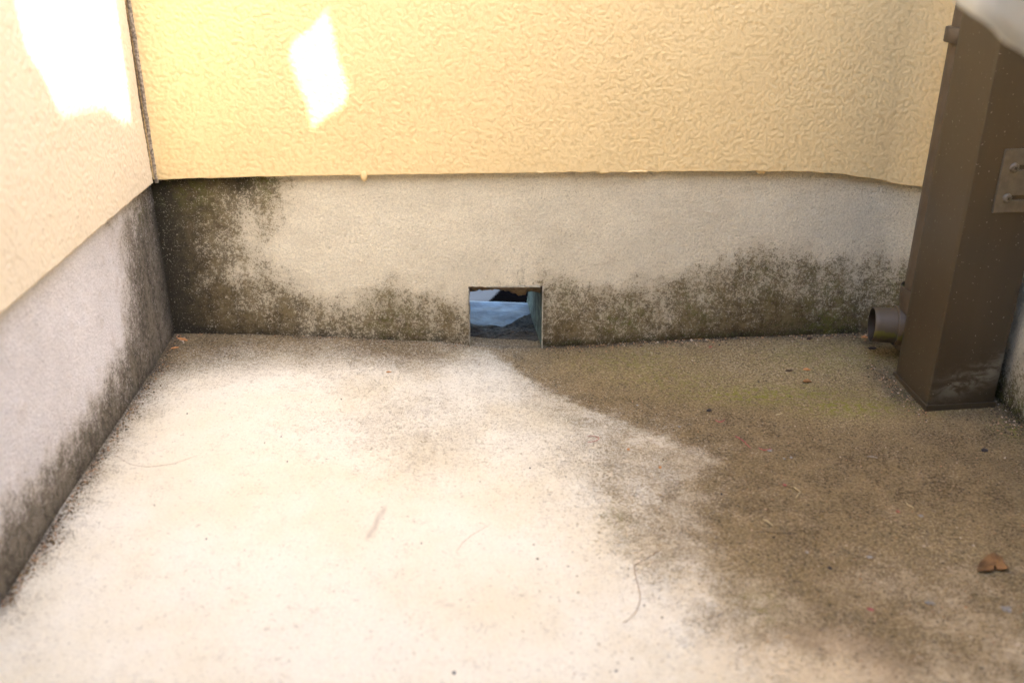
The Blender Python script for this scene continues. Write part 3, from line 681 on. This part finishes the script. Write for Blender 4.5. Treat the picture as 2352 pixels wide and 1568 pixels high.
# bracket plate with slots and screws on the front face
fr = bC-bA; fr = fr/np.linalg.norm(fr); fn = np.array([fr[1], -fr[0]]); fr3 = np.array([*fr, 0]); fn3 = np.array([*fn, 0])
org = np.array([bA[0], bA[1], 0])-fn3*.0025
def onfront(px, py, o=0.0): p = hp(px, py, org+fn3*o, fn3); return np.dot(p-org, fr3), p[2]
uL, zT = onfront(2308, 343, .002); uL2, zB = onfront(2281, 490, .002); uL = (uL+uL2)/2
s1 = onfront(2330, 386, .003); s2_ = onfront(2313.5, 455.5, .003)
uR = uL+.075
def wpt(u, z, o): p = org+fr3*u+fn3*o; return (p[0], p[1], z)
bmp = bmesh.new(); sl = .0030
us_ = [uL, s1[0], s1[0]+.045, uR]; zs_ = [zB, s2_[1]-sl, s2_[1]+sl, s1[1]-sl, s1[1]+sl, zT]
vf = {}
def vert(i, j, k):
    key = (i, j, k)
    if key not in vf: vf[key] = bmp.verts.new(wpt(us_[i], zs_[j], .0026 if k else -.0002))
    return vf[key]
solidc = lambda i, j: 0 <= i < 3 and 0 <= j < 5 and not (i == 1 and j in (1, 3))
for i in range(3):
    for j in range(5):
        if not solidc(i, j): continue
        bmp.faces.new([vert(i, j, 1), vert(i+1, j, 1), vert(i+1, j+1, 1), vert(i, j+1, 1)])
        for (di, dj, q) in ((-1, 0, ((i, j), (i, j+1))), (1, 0, ((i+1, j), (i+1, j+1))), (0, -1, ((i, j), (i+1, j))), (0, 1, ((i, j+1), (i+1, j+1)))):
            if not solidc(i+di, j+dj): bmp.faces.new([vert(*q[0], 1), vert(*q[1], 1), vert(*q[1], 0), vert(*q[0], 0)])
plate = from_bm('bracket_plate', bmp, M_PLATE, duct, bevel=.0013); plate.location = -Vector(duct.location)
for (u, z) in (s2_, s1):
    bm = bmesh.new(); rr = .0064
    ringsN = 20; prof_ = [(rr, 0), (rr*.98, .0008), (rr*.85, .0018), (rr*.6, .0027), (rr*.3, .0032)]
    rows = []
    for r_, h_ in prof_: rows.append([bm.verts.new(wpt(u+r_*math.cos(k*2*math.pi/ringsN), z+r_*math.sin(k*2*math.pi/ringsN), .0026+h_)) for k in range(ringsN)])
    for a, b in zip(rows[:-1], rows[1:]):
        for k in range(ringsN): bm.faces.new((a[k], a[(k+1) % ringsN], b[(k+1) % ringsN], b[k]))
    bm.faces.new(rows[-1]); o = from_bm('screw', bm, M_SCREW, duct, True); o.location = -Vector(duct.location)
    bm = bmesh.new()
    for ang in (.5, .5+math.pi/2):
        c_, s_ = math.cos(ang), math.sin(ang); L_, W_ = .0021, .0005
        q = [(L_*c_-W_*s_, L_*s_+W_*c_), (L_*c_+W_*s_, L_*s_-W_*c_), (-L_*c_+W_*s_, -L_*s_-W_*c_), (-L_*c_-W_*s_, -L_*s_+W_*c_)]
        t0 = [bm.verts.new(wpt(u+a_, z+b_, .00585)) for a_, b_ in q]; t1 = [bm.verts.new(wpt(u+a_, z+b_, .0062)) for a_, b_ in q]
        bm.faces.new(t1)
        for k in range(4): bm.faces.new((t0[k], t0[(k+1) % 4], t1[(k+1) % 4], t1[k]))
    r = from_bm('shade_cross', bm, M_DARK, o)  # dark raised cross in place of the shaded slots

# ------------------------------------------------------------------ round downpipe with its side outlet
pc = np.array([.625, 1.295])
pipe = empty('downpipe', (pc[0], pc[1], 0), 'round brown plastic downpipe behind the duct with mossy open side outlet', 'pipe')
def tube(name, pts, rads, mat, parent, seg=40, closed_ends=False, off=None):
    bm = bmesh.new(); rows = []; pt = None
    for i, (p, r) in enumerate(zip(pts, rads)):
        p = Vector(p); t = (Vector(pts[min(i+1, len(pts)-1)])-Vector(pts[max(i-1, 0)]))
        if t.length < 1e-9: t = Vector(axis_hint)
        t.normalize()
        if pt is not None and t.dot(pt) < -.3: t = -t
        pt = t; up = Vector((0, 0, 1)) if abs(t.z) < .9 else Vector((1, 0, 0)); a = t.cross(up).normalized(); b = t.cross(a)
        rows.append([bm.verts.new(p+(a*math.cos(k*2*math.pi/seg)+b*math.sin(k*2*math.pi/seg))*r) for k in range(seg)])
    for a, b in zip(rows[:-1], rows[1:]):
        for k in range(seg): bm.faces.new((a[k], a[(k+1) % seg], b[(k+1) % seg], b[k]))
    if closed_ends: bm.faces.new(rows[0]); bm.faces.new(rows[-1])
    o = from_bm(name, bm, mat, parent, True, angle=50)
    if off is not None: o.location = off
    return o
offp = -Vector((pc[0], pc[1], 0)); ax = np.array([-.986, .165, 0]); base = np.array([pc[0], pc[1], .064])
def along(prs): # list of (s, r) along axis -> pts, rads   (tiny monotone s to keep directions defined)
    return [tuple(base+ax*s) for s, r in prs], [r for s, r in prs]
def mossattr(o, kind):
    co = np.array([v.co[:] for v in o.data.vertices])+np.array([pc[0], pc[1], 0])*0
    z = co[:, 2]
    if kind == 'h':
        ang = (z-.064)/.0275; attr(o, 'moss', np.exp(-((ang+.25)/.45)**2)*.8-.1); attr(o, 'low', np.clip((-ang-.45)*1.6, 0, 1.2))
    elif kind == 'v': attr(o, 'moss', np.full(len(z), -.2)); attr(o, 'low', np.zeros(len(z)))
    else: attr(o, 'moss', np.full(len(z), 1.2)); attr(o, 'low', np.zeros(len(z)))
p_, r_ = along([(.016, .0272), (.04, .0272), (.06, .0272), (.0672, .0272), (.0677, .0268), (.0678, .0258), (.0676, .0252)])
o = tube('outlet', p_, r_, M_PIPE, pipe, off=offp); mossattr(o, 'h')
# inner wall of the stub, an open bore
p_, r_ = along([(.0676, .0252), (.05, .0250), (.03, .0250), (.0, .0250)])
o = tube('outlet_bore', p_, r_, M_PIPE, pipe, off=offp); attr(o, 'moss', np.full(len(o.data.vertices), -.3)); attr(o, 'low', np.clip(.95-np.arange(len(o.data.vertices))*0, 0, 1))  # bore coloured dark to stand for the shade inside
p_, r_ = along([(-.03, .0306), (0, .0306), (.02, .0306), (.0335, .0306), (.0341, .0303), (.0342, .0273)])
o = tube('socket', p_, r_, M_PIPE, pipe, off=offp); mossattr(o, 'h')
zcup = .129
o = tube('elbow', [(pc[0], pc[1], z) for z in (.030, .05, .09, .100, .108, zcup-.001, zcup, zcup+.0002, zcup-.004)], [.030, .0312, .0312, .0315, .0335, .0342, .0338, .0322, .0320], M_PIPE, pipe, off=offp); mossattr(o, 'v')
# saddle rib between socket and riser
rib = [(pc[0]-.028-.016*t, pc[1]-.012-.012*math.sin(t*math.pi/2), .100-.038*t+.004) for t in np.linspace(0, 1, 10)]
rib = [(pc[0]-.0335+.012*t, pc[1]-.005-.024*t, .0935-.026*t) for t in np.linspace(0, 1, 8)]
o = tube('seam_rib', rib, [.0013]*8, M_PIPE, pipe, seg=8, off=offp); mossattr(o, 'v')
o = tube('moss_ring', [(pc[0], pc[1], z) for z in (zcup-.006, zcup-.0035, zcup-.0025, zcup-.004)], [.0325, .0316, .0296, .0282], M_PIPE, pipe, off=offp); mossattr(o, 'm')
o = tube('riser', [(pc[0], pc[1], z) for z in (zcup-.02, zcup+.02, .4, .8, 1.3)], [.0290]*5, M_PIPE, pipe, off=offp); mossattr(o, 'v')
def zat(px, py): p = hp(px, py, np.array([pc[0], pc[1]-.02, 0]), np.array([0, 1., 0])); return p[2]
z1, z2 = zat(2178, 101), zat(2184, 65)
o = tube('pipe_clip', [(pc[0], pc[1], z) for z in (z1, z1+.0001, z1+.0012, z2-.0012, z2-.0001, z2)], [.0290, .0352, .0362, .0362, .0352, .0290], M_PIPE, pipe, off=offp); mossattr(o, 'v')

# ------------------------------------------------------------------ pale grey cloth hanging close to the lens at the top right
def cloth():
    s = N('pale_cloth'); c = s.mix(s.ss(s.noise(30, 3, .5), .3, .7), (.70, .71, .67), (.80, .785, .72)); wv = s.noise(900, 2); m = s.out(c, .9, s.bump(wv, .0004), .2)
    edge = [(2150, -160), (2190, -60), (2196, -10), (2206, 15), (2222, 34), (2260, 60), (2310, 92), (2352, 118), (2420, 165), (2520, 225), (2680, 300), (2900, 360)]
    D = .50; top = .78; n = len(edge); pts = []
    for q in edge: v = ray(*q); p = O+v*D; pts.append(p)
    nu_, nv_ = 90, 24; ex = np.linspace(0, 1, n); G = np.zeros((nu_, nv_, 3))
    for i in range(nu_):
        t = i/(nu_-1); p = np.array([np.interp(t, ex, [q[k] for q in pts]) for k in range(3)])
        for j in range(nv_):
            sj = j/(nv_-1); curl = .006*math.sin(min(1, sj*6)*math.pi/2)
            G[i, j] = [p[0]+.004*math.sin(t*14+sj*4)*sj+.03*sj*(1-t), p[1]-curl+.008*math.sin(t*11+sj*2), p[2]+(top-p[2])*sj]
    o = grid_mesh('hanging_cloth', G, m); md = o.modifiers.new('solidify', 'SOLIDIFY'); md.thickness = .006; md.offset = -1
    tag(o, 'blurred pale grey cloth with rounded lower edge hanging in the top right corner', 'cloth')
cloth()

# ------------------------------------------------------------------ unseen canvas added to block sun, openings cut for the two sun patches
def shade():
    H = 1.46; m = simple('blocker_canvas', (.45, .43, .38), .9, 200, .1, .0003); HC = 2.75
    def up(p): t = (H-p[2])/SUN.z; return (p[0]+SUN.x*t, p[1]+SUN.y*t)
    LW = [(35, 0), (62, 120), (100, 178), (122, 230), (137, 263), (180, 250), (240, 243), (268, 268), (280, 276), (300, 276), (292, 190), (278, 100), (264, 0)]
    lwp = [up(hp(*q, A0, NL)) for q in LW]
    # the opening carries on upwards on the wall, beyond the frame
    a = hp(264, 0, A0, NL); b = hp(35, 0, A0, NL)
    BW = [(748, 26), (762, 80), (770, 130), (786, 175), (797, 210), (790, 242), (748, 268), (718, 294), (706, 240), (684, 190), (664, 130), (672, 100), (715, 70)]
    hole2 = [up(hp(*q, A0, NB)) for q in BW]
    # a cut notch: it runs on to the left edge of the canvas, so the sun patch goes on up the side wall above the picture
    def run(p, q, x): t = (x-q[0])/(q[0]-p[0]); return (x, q[1]+(q[1]-p[1])*t)
    XL = -.13
    rx = run(lwp[-4], lwp[-1], XL); lx = run(lwp[2], lwp[0], XL)
    outer = [(XL, -.45), (XR+.12, -.45), (XR+.12, SHY), (XL, SHY), rx]+lwp[::-1]+[lx]
    def clean(h): return [Vector((x, y, 0)) for x, y in h]
    polys = [clean(outer), clean(hole2)]
    tris = tessellate_polygon(polys); flat = [v for p in polys for v in p]
    bm = bmesh.new(); k = (HC-H)/SUN.z; vs = [bm.verts.new((v.x+SUN.x*k, v.y+SUN.y*k, HC)) for v in flat]
    for t in tris:
        try: bm.faces.new([vs[i] for i in t])
        except ValueError: pass
    o = from_bm('sun_blocker', bm, m)
    bm = bmesh.new(); boxm(bm, (.3, -.95, 1.53), 1.9, 1.14, .08); tag(from_bm('overhead_blocker', bm, M_MORTAR_CORE), 'solid slab added unseen above and behind the viewpoint to block light', 'overhead_blocker')  # slab added out of view to cut light from behind
    tag(o, 'canvas sheet added high out of view to block and shape the sunlight', 'sun blocker')
SHY = .80
shade()

# ------------------------------------------------------------------ litter on the floor
M_LEAF = simple('dry_leaf', (.33, .165, .06), .6, 140, .35, .0008)
M_LEAF_O = simple('orange_leaf', (.55, .25, .09), .6, 200, .3, .0008)
M_LEAF_D = simple('dark_leaf', (.09, .055, .03), .7, 160, .4, .0008)
M_STRAW = simple('straw', (.46, .37, .21), .6, 200, .2, .0003)
M_LINT = simple('lint', (.30, .285, .26), .8, 200, .2, .0003)
M_RED = simple('red_thread', (.36, .09, .09), .7, 200, .3, .0003)
M_BLACK = simple('dark_crumb', (.035, .03, .035), .7, 200, .4, .001)
M_HAIR = simple('hair', (.36, .26, .18), .5, 200, .2, .0001)
M_REDSTONE = simple('red_stone', (.34, .13, .08), .8, 200, .3, .001)
K = .435
def leaf(px, py, L, W, rot, mat, name, label, curl=.25, cat='leaf', group=None, lift=.0006):
    p = onfloor(px, py); nu_, nv_ = 22, 11; G = np.zeros((nu_, nv_, 3))
    for i in range(nu_):
        t = i/(nu_-1); hw = W/2*(math.sin(math.pi*min(1, t*1.02)**.8)**.75 if 0 < t < 1 else 0)
        for j in range(nv_):
            s = j/(nv_-1)*2-1; x = (t-.5)*L; y = s*hw*(1+.12*mnoise.noise(Vector((t*6, s*2, px*.1))))
            z = lift+curl*W*(s*s)*.5*math.sin(math.pi*t)+curl*.3*L*(t-.5)**2*1.2+mnoise.noise(Vector((t*4, s*3, py*.1)))*.05*W*2+(-.0003 if j == nv_//2 else 0)
            G[i, j] = [x, y, max(z, .0004)]
    o = grid_mesh(name, G, mat); o.location = p; o.rotation_euler = (0, 0, rot); md = o.modifiers.new('solidify', 'SOLIDIFY'); md.thickness = .0003
    return tag(o, label, cat, group)
def strand(pix, r, mat, name, label, cat, group=None, wob=.0, lift=.0007, n=30, rise=0):
    """thin strand lying on the floor through the given places"""
    c = np.array([onfloor(*q) for q in pix]); t = np.linspace(0, 1, len(c)); tt = np.linspace(0, 1, n)
    # smooth interpolation
    cs = np.stack([np.interp(tt, t, c[:, k]) for k in range(3)], 1)
    for _ in range(3): cs[1:-1] = (cs[:-2]+2*cs[1:-1]+cs[2:])/4
    pts = []; o0 = cs[0].copy()
    for i, p in enumerate(cs):
        pts.append((p[0]-o0[0]+mnoise.noise(Vector((i*.7, px_seed(pix), 0)))*wob, p[1]-o0[1]+mnoise.noise(Vector((i*.7, 5, px_seed(pix))))*wob, fz1(p[0], p[1])-o0[2]+lift+r+rise*math.sin(math.pi*i/(n-1))))
    o = tube(name, pts, [r*(.6+.4*math.sin(math.pi*(i+.5)/n)) for i in range(n)], mat, None, seg=6, closed_ends=True); o.location = o0
    return tag(o, label, cat, group)
def px_seed(pix): return pix[0][0]*.37
def lump(px, py, r, mat, name, label, cat, group=None, flat=.7, stretch=1.0, rot=0):
    p = onfloor(px, py); bm = bmesh.new(); bmesh.ops.create_icosphere(bm, subdivisions=2, radius=r)
    for v in bm.verts:
        v.co *= 1+.45*mnoise.noise(v.co/r*1.3+Vector((px, py, 0))*.37); v.co.z *= flat; v.co.x *= stretch
    o = from_bm(name, bm, mat, None, True, angle=60); o.location = (p[0], p[1], p[2]+r*flat*.55); o.rotation_euler = (0, 0, rot)
    return tag(o, label, cat, group)
def tangle(px, py, size, mat, name, label, cat, seed, loops=3, r=.00035, group=None):
    p = onfloor(px, py); rnd = random.Random(seed); pts = []; n = 60; a0 = rnd.random()*6
    for i in range(n):
        t = i/n*loops*2*math.pi+a0; R = size*.75*(.45+.55*mnoise.noise(Vector((i*.11, seed, 0)))); pts.append((R*math.cos(t*.6)*1.2, R*math.sin(t), .0012+.0010*mnoise.noise(Vector((i*.2, 0, seed)))))
    o = tube(name, pts, [r]*n, mat, None, seg=5, closed_ends=True); o.location = p; return tag(o, label, cat, group)

def big_leaf():
    o8 = [(2092, 692), (2098, 668), (2108, 650), (2128, 628), (2150, 612), (2180, 606), (2205, 612), (2226, 628), (2236, 652), (2252, 668), (2270, 684), (2252, 690), (2230, 691), (2206, 684), (2186, 668), (2181, 690), (2160, 698), (2130, 699), (2108, 697)]
    pix = [((1500+x/2.154)/1.102, (1128+y/2.154)/1.102) for x, y in o8]; P_ = np.array([onfloor(*q) for q in pix]); c = onfloor((1500+2165/2.154)/1.102, (1128+655/2.154)/1.102)
    bm = bmesh.new(); n = len(P_); rings = []
    for k in range(1, 8):
        t = k/7; rings.append([bm.verts.new((*( (P_[i]-c)[:2]*t), .0012+.0035*t**2*(1+mnoise.noise(Vector((i*.9, t*2, 0))))+.0012*mnoise.noise(Vector((i*.5, t*4, 3))))) for i in range(n)])
    ce = bm.verts.new((0, 0, .0012))
    for i in range(n):
        bm.faces.new((ce, rings[0][i], rings[0][(i+1) % n]))
        for a, b in zip(rings[:-1], rings[1:]): bm.faces.new((a[i], b[i], b[(i+1) % n], a[(i+1) % n]))
    o = from_bm('dry_leaf', bm, M_LEAF_B, None, True, angle=80); o.location = c; md = o.modifiers.new('solidify', 'SOLIDIFY'); md.thickness = .0004
    tag(o, 'large brown crumpled dry leaf lying alone near the right edge of the floor', 'leaf')
M_LEAF_B = simple('brown_leaf', (.17, .088, .034), .75, 110, .35, .001)
big_leaf()
leaf(420, 781, .022, .007, -.5, M_LEAF_O, 'dry_leaf', 'narrow orange brown leaf in the corner below the blackened plinth', .5)
leaf(402, 800, .012, .006, .5, M_LEAF_O, 'dry_leaf', 'small pinkish dry leaf scrap just in front of the narrow corner leaf', .4)
leaf(1853, 850, .012, .007, -.1, M_LEAF_O, 'dry_leaf', 'small bright orange leaf, the farther of the two left of the duct', .5)
leaf(1854, 878, .014, .008, .0, M_LEAF, 'dry_leaf', 'small cupped brown orange leaf, the nearer of the two left of the duct', .9)
leaf(1813, 852, .014, .006, .1, M_LEAF_D, 'dry_leaf', 'flat dark brown leaf just left of the bright orange leaf', .2)
leaf(1860, 779, .016, .006, .6, M_LEAF_D, 'dry_leaf', 'curled dark leaf at the foot of the plinth left of the pipe outlet', .9)
leaf(1986, 776, .013, .008, .2, M_LEAF_O, 'dry_leaf', 'orange leaf scrap tucked under the mouth of the pipe outlet', .5)
leaf(1607, 779, .013, .006, .0, M_LEAF, 'dry_leaf', 'brown leaf chip at the plinth foot beside a straw', .7)
leaf(1654, 773, .008, .004, .1, M_LEAF_O, 'dry_leaf', 'tiny orange leaf chip at the plinth foot right of the straw', .4)
leaf(1632, 798, .010, .005, 1.0, M_REDSTONE, 'dry_leaf', 'small dark red leaf scrap in front of the brown leaf chip', .7)
leaf(1789, 952, .012, .003, .5, M_STRAW, 'dry_leaf', 'thin pale husk lying on the green moss streak', .5)
leaf(893, 855, .008, .004, .1, M_LEAF_O, 'dry_leaf', 'tiny orange leaf chip alone on the pale floor left of the drain', .3)
strand([(1611, 768), (1618, 775), (1625, 784)], .0007, M_STRAW, 'straw', 'short pale straw at the plinth foot beside the brown leaf chip', 'straw')
strand([(1822, 1120), (1838, 1131)], .0008, M_STRAW, 'straw', 'far arm of the broken V of straw in the middle of the brown floor', 'straw', n=12)
strand([(1838, 1132), (1828, 1145)], .0008, M_STRAW, 'straw', 'near arm of the broken V of straw in the middle of the brown floor', 'straw', n=12)
strand([(1752, 1194), (1762, 1199), (1774, 1208)], .0009, M_STRAW, 'straw', 'lone straw lying nearer than the broken V of straw', 'straw', n=16)
strand([(2080, 1155), (2086, 1162), (2098, 1167)], .0007, M_STRAW, 'straw', 'bent straw on the brown floor in front of the duct', 'straw', n=16)
strand([(1990, 1050), (2002, 1050), (2014, 1053)], .0006, M_LINT, 'thread', 'white thread scrap on the brown floor left of the black pebble', 'thread', n=16, wob=.002)
strand([(1376, 783), (1395, 779), (1420, 784)], .0005, M_LINT, 'thread', 'curved white thread at the plinth foot right of the drain hole', 'thread', n=20)
strand([(1642, 966), (1652, 971), (1660, 969), (1665, 965)], .0006, M_RED, 'thread', 'short red thread below the dark seed', 'thread', n=16)
strand([(1349, 1003), (1365, 1002), (1378, 1008), (1366, 1015), (1350, 1017)], .0004, M_RED, 'thread', 'looped red thread on the pale speckled slope', 'thread', n=30)
strand([(1688, 1003), (1700, 1009), (1712, 1018), (1722, 1030)], .0006, M_RED, 'thread', 'long wavy red thread right of the pale slope', 'thread', n=24, wob=.002)
strand([(1742, 1030), (1755, 1036), (1770, 1032)], .0006, M_RED, 'thread', 'red thread running into the white fluff ball', 'thread', n=20, wob=.001)
tangle(1768, 1036, .006, M_LINT, 'fluff', 'white fluff tangled with dark dirt beside the wavy red thread', 'fluff', 3, 6)
tangle(1561, 981, .004, M_LINT, 'fluff', 'small white fluff at the edge of the pale speckled slope', 'fluff', 4, 5)
tangle(1803, 1115, .004, M_RED, 'fluff', 'pink red fluff above the broken V of straw', 'fluff', 5, 5)
tangle(2136, 1386, .006, M_LINT, 'fluff', 'white curled fluff on the floor left below the large brown leaf', 'fluff', 6, 2, .0008)
tangle(2115, 1186, .005, M_LINT, 'fluff', 'white fluff nearest to the bent straw before the duct', 'fluff', 7, 4, .0005)
tangle(2310, 1400, .009, M_LINT, 'fluff', 'greyish fluff at the right edge below the large brown leaf', 'fluff', 8, 5, .0005)
hair = [(1671-6, 1283), (1640, 1297), (1605, 1312), (1604, 1330), (1612, 1352), (1622, 1375), (1612, 1400), (1600, 1420), (1578, 1432)]
hz8 = lambda x, y: ((1500+x/2.154)/1.102, (1128+y/2.154)/1.102)
strand([hz8(380, 565), hz8(300, 615), hz8(225, 655), hz8(232, 700), hz8(246, 760), hz8(262, 830), hz8(235, 915), hz8(165, 970)], .00042, M_HAIR, 'root_fibre', 'long curved brown root fibre on the pale floor near the bottom', 'fibre', n=60, wob=.0012)
strand([hz8(560, 615), hz8(400, 630), hz8(300, 640), hz8(225, 655)], .00022, M_HAIR, 'root_fibre', 'fine straight fibre crossing the top of the long root fibre', 'fibre', n=40, wob=.001)
strand([(270, 1050), (300, 1068), (340, 1074), (400, 1066), (455, 1046)], .0002, M_HAIR, 'hair', 'fine arched hair on the pale floor beside the left wall', 'hair', n=40)
strand([(1122, 1208), (1085, 1228), (1060, 1250), (1048, 1268), (1056, 1278)], .00018, M_HAIR, 'hair', 'very fine hair in the middle of the cream floor', 'hair', n=40)
strand(list(map(lambda q: q, [(1735, 1222), (1765, 1222), (1795, 1226), (1830, 1226)])), .0003, M_BLACK, 'thread', 'dark thread behind the long root fibre on the brown floor', 'thread', n=24, wob=.002)
lump(2261, 1035, .0036, M_BLACK, 'pebble', 'shiny black pebble on the floor in front of the duct', 'pebble', flat=.6, stretch=1.3)
lump(1346, 788, .0045, M_REDSTONE, 'pebble', 'reddish pebble at the plinth foot right of the drain hole', 'pebble', flat=.7, stretch=1.2)
lump(1628, 943, .0024, M_BLACK, 'seed', 'dark purple elongated seed near the moss streak', 'seed', flat=.7, stretch=1.9, rot=.5)
lump(1657, 1136, .002, M_BLACK, 'seed', 'small upright black seed left of the broken V of straw', 'seed', stretch=.6)
lump(2000, 1400, .0024, M_RED, 'chip', 'small bright red chip near the bottom right of the floor', 'chip', flat=.4, stretch=1.3, rot=-.5)
lump(2062, 1175, .0024, M_REDSTONE, 'chip', 'rust red crumb left of the bent straw', 'chip', flat=.6)
lump(1906, 1305, .0022, M_BLACK, 'crumb', 'black crumb alone on the brown floor left of the large leaf', 'crumb')
lump(1854, 1269, .0018, M_LINT, 'crumb', 'white round crumb farther left than the black crumb', 'crumb')
lump(1997, 1279, .0022, M_LINT, 'crumb', 'flat white flake left of the large brown leaf', 'crumb', flat=.4, stretch=1.6)
lump(1464, 931, .0018, M_LINT, 'crumb', 'white crumb just right of the pale slope under the moss', 'crumb')
lump(1801, 1054, .0018, M_LINT, 'crumb', 'left one of the white crumb pair right of the fluff', 'crumb')
lump(1817, 1051, .0018, M_LINT, 'crumb', 'right one of the white crumb pair right of the fluff', 'crumb')
lump(1516, 1074, .0020, M_LEAF_O, 'crumb', 'orange crumb on the speckled edge of the pale slope', 'crumb')
lump(1443, 1032, .0017, M_LEAF_O, 'crumb', 'tiny orange crumb on the pale slope near the looped thread', 'crumb')
lump(2003, 800, .0042, M_BLACK, 'shadow_spot', 'black flat lump put in for the shadow spot under the pipe outlet', 'dark_spot', flat=.35, stretch=1.5)  # black lump stands in for the shadow below the outlet
lump(968, 1248, .0012, M_BLACK, 'crumb', 'dark crumb right of the brown smear on the cream floor', 'crumb')
for i, (px, py, r) in enumerate([(784, 917, .0013), (1226, 1250, .0010), (1235, 1283, .0014), (1043, 1545, .0020), (1521, 1418, .0015), (646, 1003, .0012), (1217, 1075, .0014), (1300, 1095, .0011), (1322, 1060, .0012), (1103, 1106, .0009), (608, 1017, .0012), (660, 1060, .0011), (1480, 1390, .0012), (1305, 1300, .0010), (1415, 1540, .0014), (474, 1237, .0012), (355, 1160, .0011), (430, 950, .0012)]):
    lump(px, py, r*.75, M_BLACK, 'crumb', 'tiny dark crumb scattered on the pale part of the floor', 'crumb', 'tiny dark crumbs on the pale floor')

# fine grit and wall-foot dirt: nobody could count it
def grit():
    m = N('mixed_grit'); ob = m.n('ShaderNodeAttribute', attribute_name='tone'); r = m.n('ShaderNodeValToRGB'); e = r.color_ramp.elements
    e[0].color = (.035, .028, .02, 1); e[1].color = (.62, .55, .46, 1)
    for p, c in ((.3, (.13, .085, .045)), (.55, (.30, .21, .11)), (.75, (.38, .20, .10))): x = e.new(p); x.color = (*c, 1)
    m.l(ob.outputs['Fac'], r.inputs[0]); mat = m.out(r.outputs[0], .8)
    vs, fs, tone = [], [], []
    pix = []
    R = RNG
    for _ in range(5200):
        px = R.uniform(1150, 2352); py = R.uniform(785, 1560)
        # right of the pale slope only
        lim = np.interp(py, [785, 830, 900, 1000, 1110, 1300, 1560], [1150, 1180, 1260, 1560, 1690, 1750, 2000])
        if px < lim and R.random() > .05: continue
        pix.append((px, py, R.uniform(.0004, .0011)*(1.5 if R.random() < .06 else 1)))
    for _ in range(700): t = R.random(); pix.append((410+(0-410)*t+abs(R.normal(0, 14)), 768+(1390-768)*t+R.normal(0, 3), R.uniform(.0006, .0017)))
    for _ in range(900): px = R.uniform(1255, 2000); pix.append((px, np.interp(px, [1255, 1480, 1700, 2000], [795, 783, 773, 764])+abs(R.normal(0, 7)), R.uniform(.0006, .0020)))
    for _ in range(300): px = R.uniform(410, 1080); pix.append((px, np.interp(px, [410, 600, 800, 1080], [764, 768, 775, 791])+abs(R.normal(0, 4)), R.uniform(.0005, .0016)))
    for _ in range(350): px = R.uniform(1990, 2130); pix.append((px, 840+(px-2000)*.9+R.normal(0, 12), R.uniform(.0005, .0016)))
    for _ in range(260): pix.append((R.uniform(2270, 2352), R.uniform(925, 1000), R.uniform(.0008, .0020)))
    xy = np.array([hz(a, b, .004)[:2] for a, b, c in pix]); z = fz(xy); xy = np.array([hz(a, b, zz)[:2] for (a, b, c), zz in zip(pix, z)]); z = fz(xy)
    base_o = np.array([(1, 0, 0), (-1, 0, 0), (0, 1, 0), (0, -1, 0), (0, 0, 1), (0, 0, -1)], float); F = [(0, 2, 4), (2, 1, 4), (1, 3, 4), (3, 0, 4), (2, 0, 5), (1, 2, 5), (3, 1, 5), (0, 3, 5)]
    for (x, y), zz, (_, _, r) in zip(xy, z, pix):
        a = R.uniform(0, 6.28); c, s = math.cos(a), math.sin(a); st = R.uniform(.6, 1.6)
        b = base_o*np.array([st, 1, .7])*(1+R.uniform(-.3, .3, (6, 1)))*r; b = np.stack([b[:, 0]*c-b[:, 1]*s, b[:, 0]*s+b[:, 1]*c, b[:, 2]], 1)+np.array([x, y, zz+r*.4])
        k = len(vs); vs.extend(b.tolist()); fs.extend([tuple(k+i for i in f) for f in F]); tn = float(R.beta(1.1, 1.6)); tone.extend([tn]*6)
    o = from_pydata('grit', vs, fs, mat); attr(o, 'tone', tone); tag(o, 'fine sandy grit scattered over the brown stained floor', 'grit', kind='stuff')
grit()
def moss():
    m = simple('moss', (.085, .085, .03), .95, 300, .6, .001); vs, fs = [], []; R = RNG
    pts = []
    for _ in range(900): px = R.uniform(1250, 2000); p = hp(px, np.interp(px, [1250, 1480, 1700, 2000], [793, 781, 771, 762])-abs(R.normal(0, 5)), AP, NB); pts.append((p, R.uniform(.001, .0028)))
    for _ in range(160): px = R.uniform(1750, 1950); p = hp(px, 752-abs(R.normal(0, 8)), AP, NB); pts.append((p, R.uniform(.001, .0028)))
    for _ in range(120): p = np.array([XR-abs(R.normal(0, .006)), R.uniform(1.05, 1.17), abs(R.normal(0, .006))]); pts.append((p, R.uniform(.0012, .003)))
    for p, r in pts:
        for _ in range(3):
            d = R.normal(0, 1, 3); d[2] = abs(d[2]); d[1] = -abs(d[1]); d /= np.linalg.norm(d); a = p+R.normal(0, r*.4, 3); sd = np.cross(d, R.normal(0, 1, 3)); sd /= np.linalg.norm(sd)
            k = len(vs); vs += [(a+sd*r*.3).tolist(), (a-sd*r*.3).tolist(), (a+d*r*1.3).tolist()]; fs.append((k, k+1, k+2))
    o = from_pydata('moss', vs, fs, m); tag(o, 'dark moss fringe growing along the foot of the plinth', 'moss', kind='stuff')
moss()
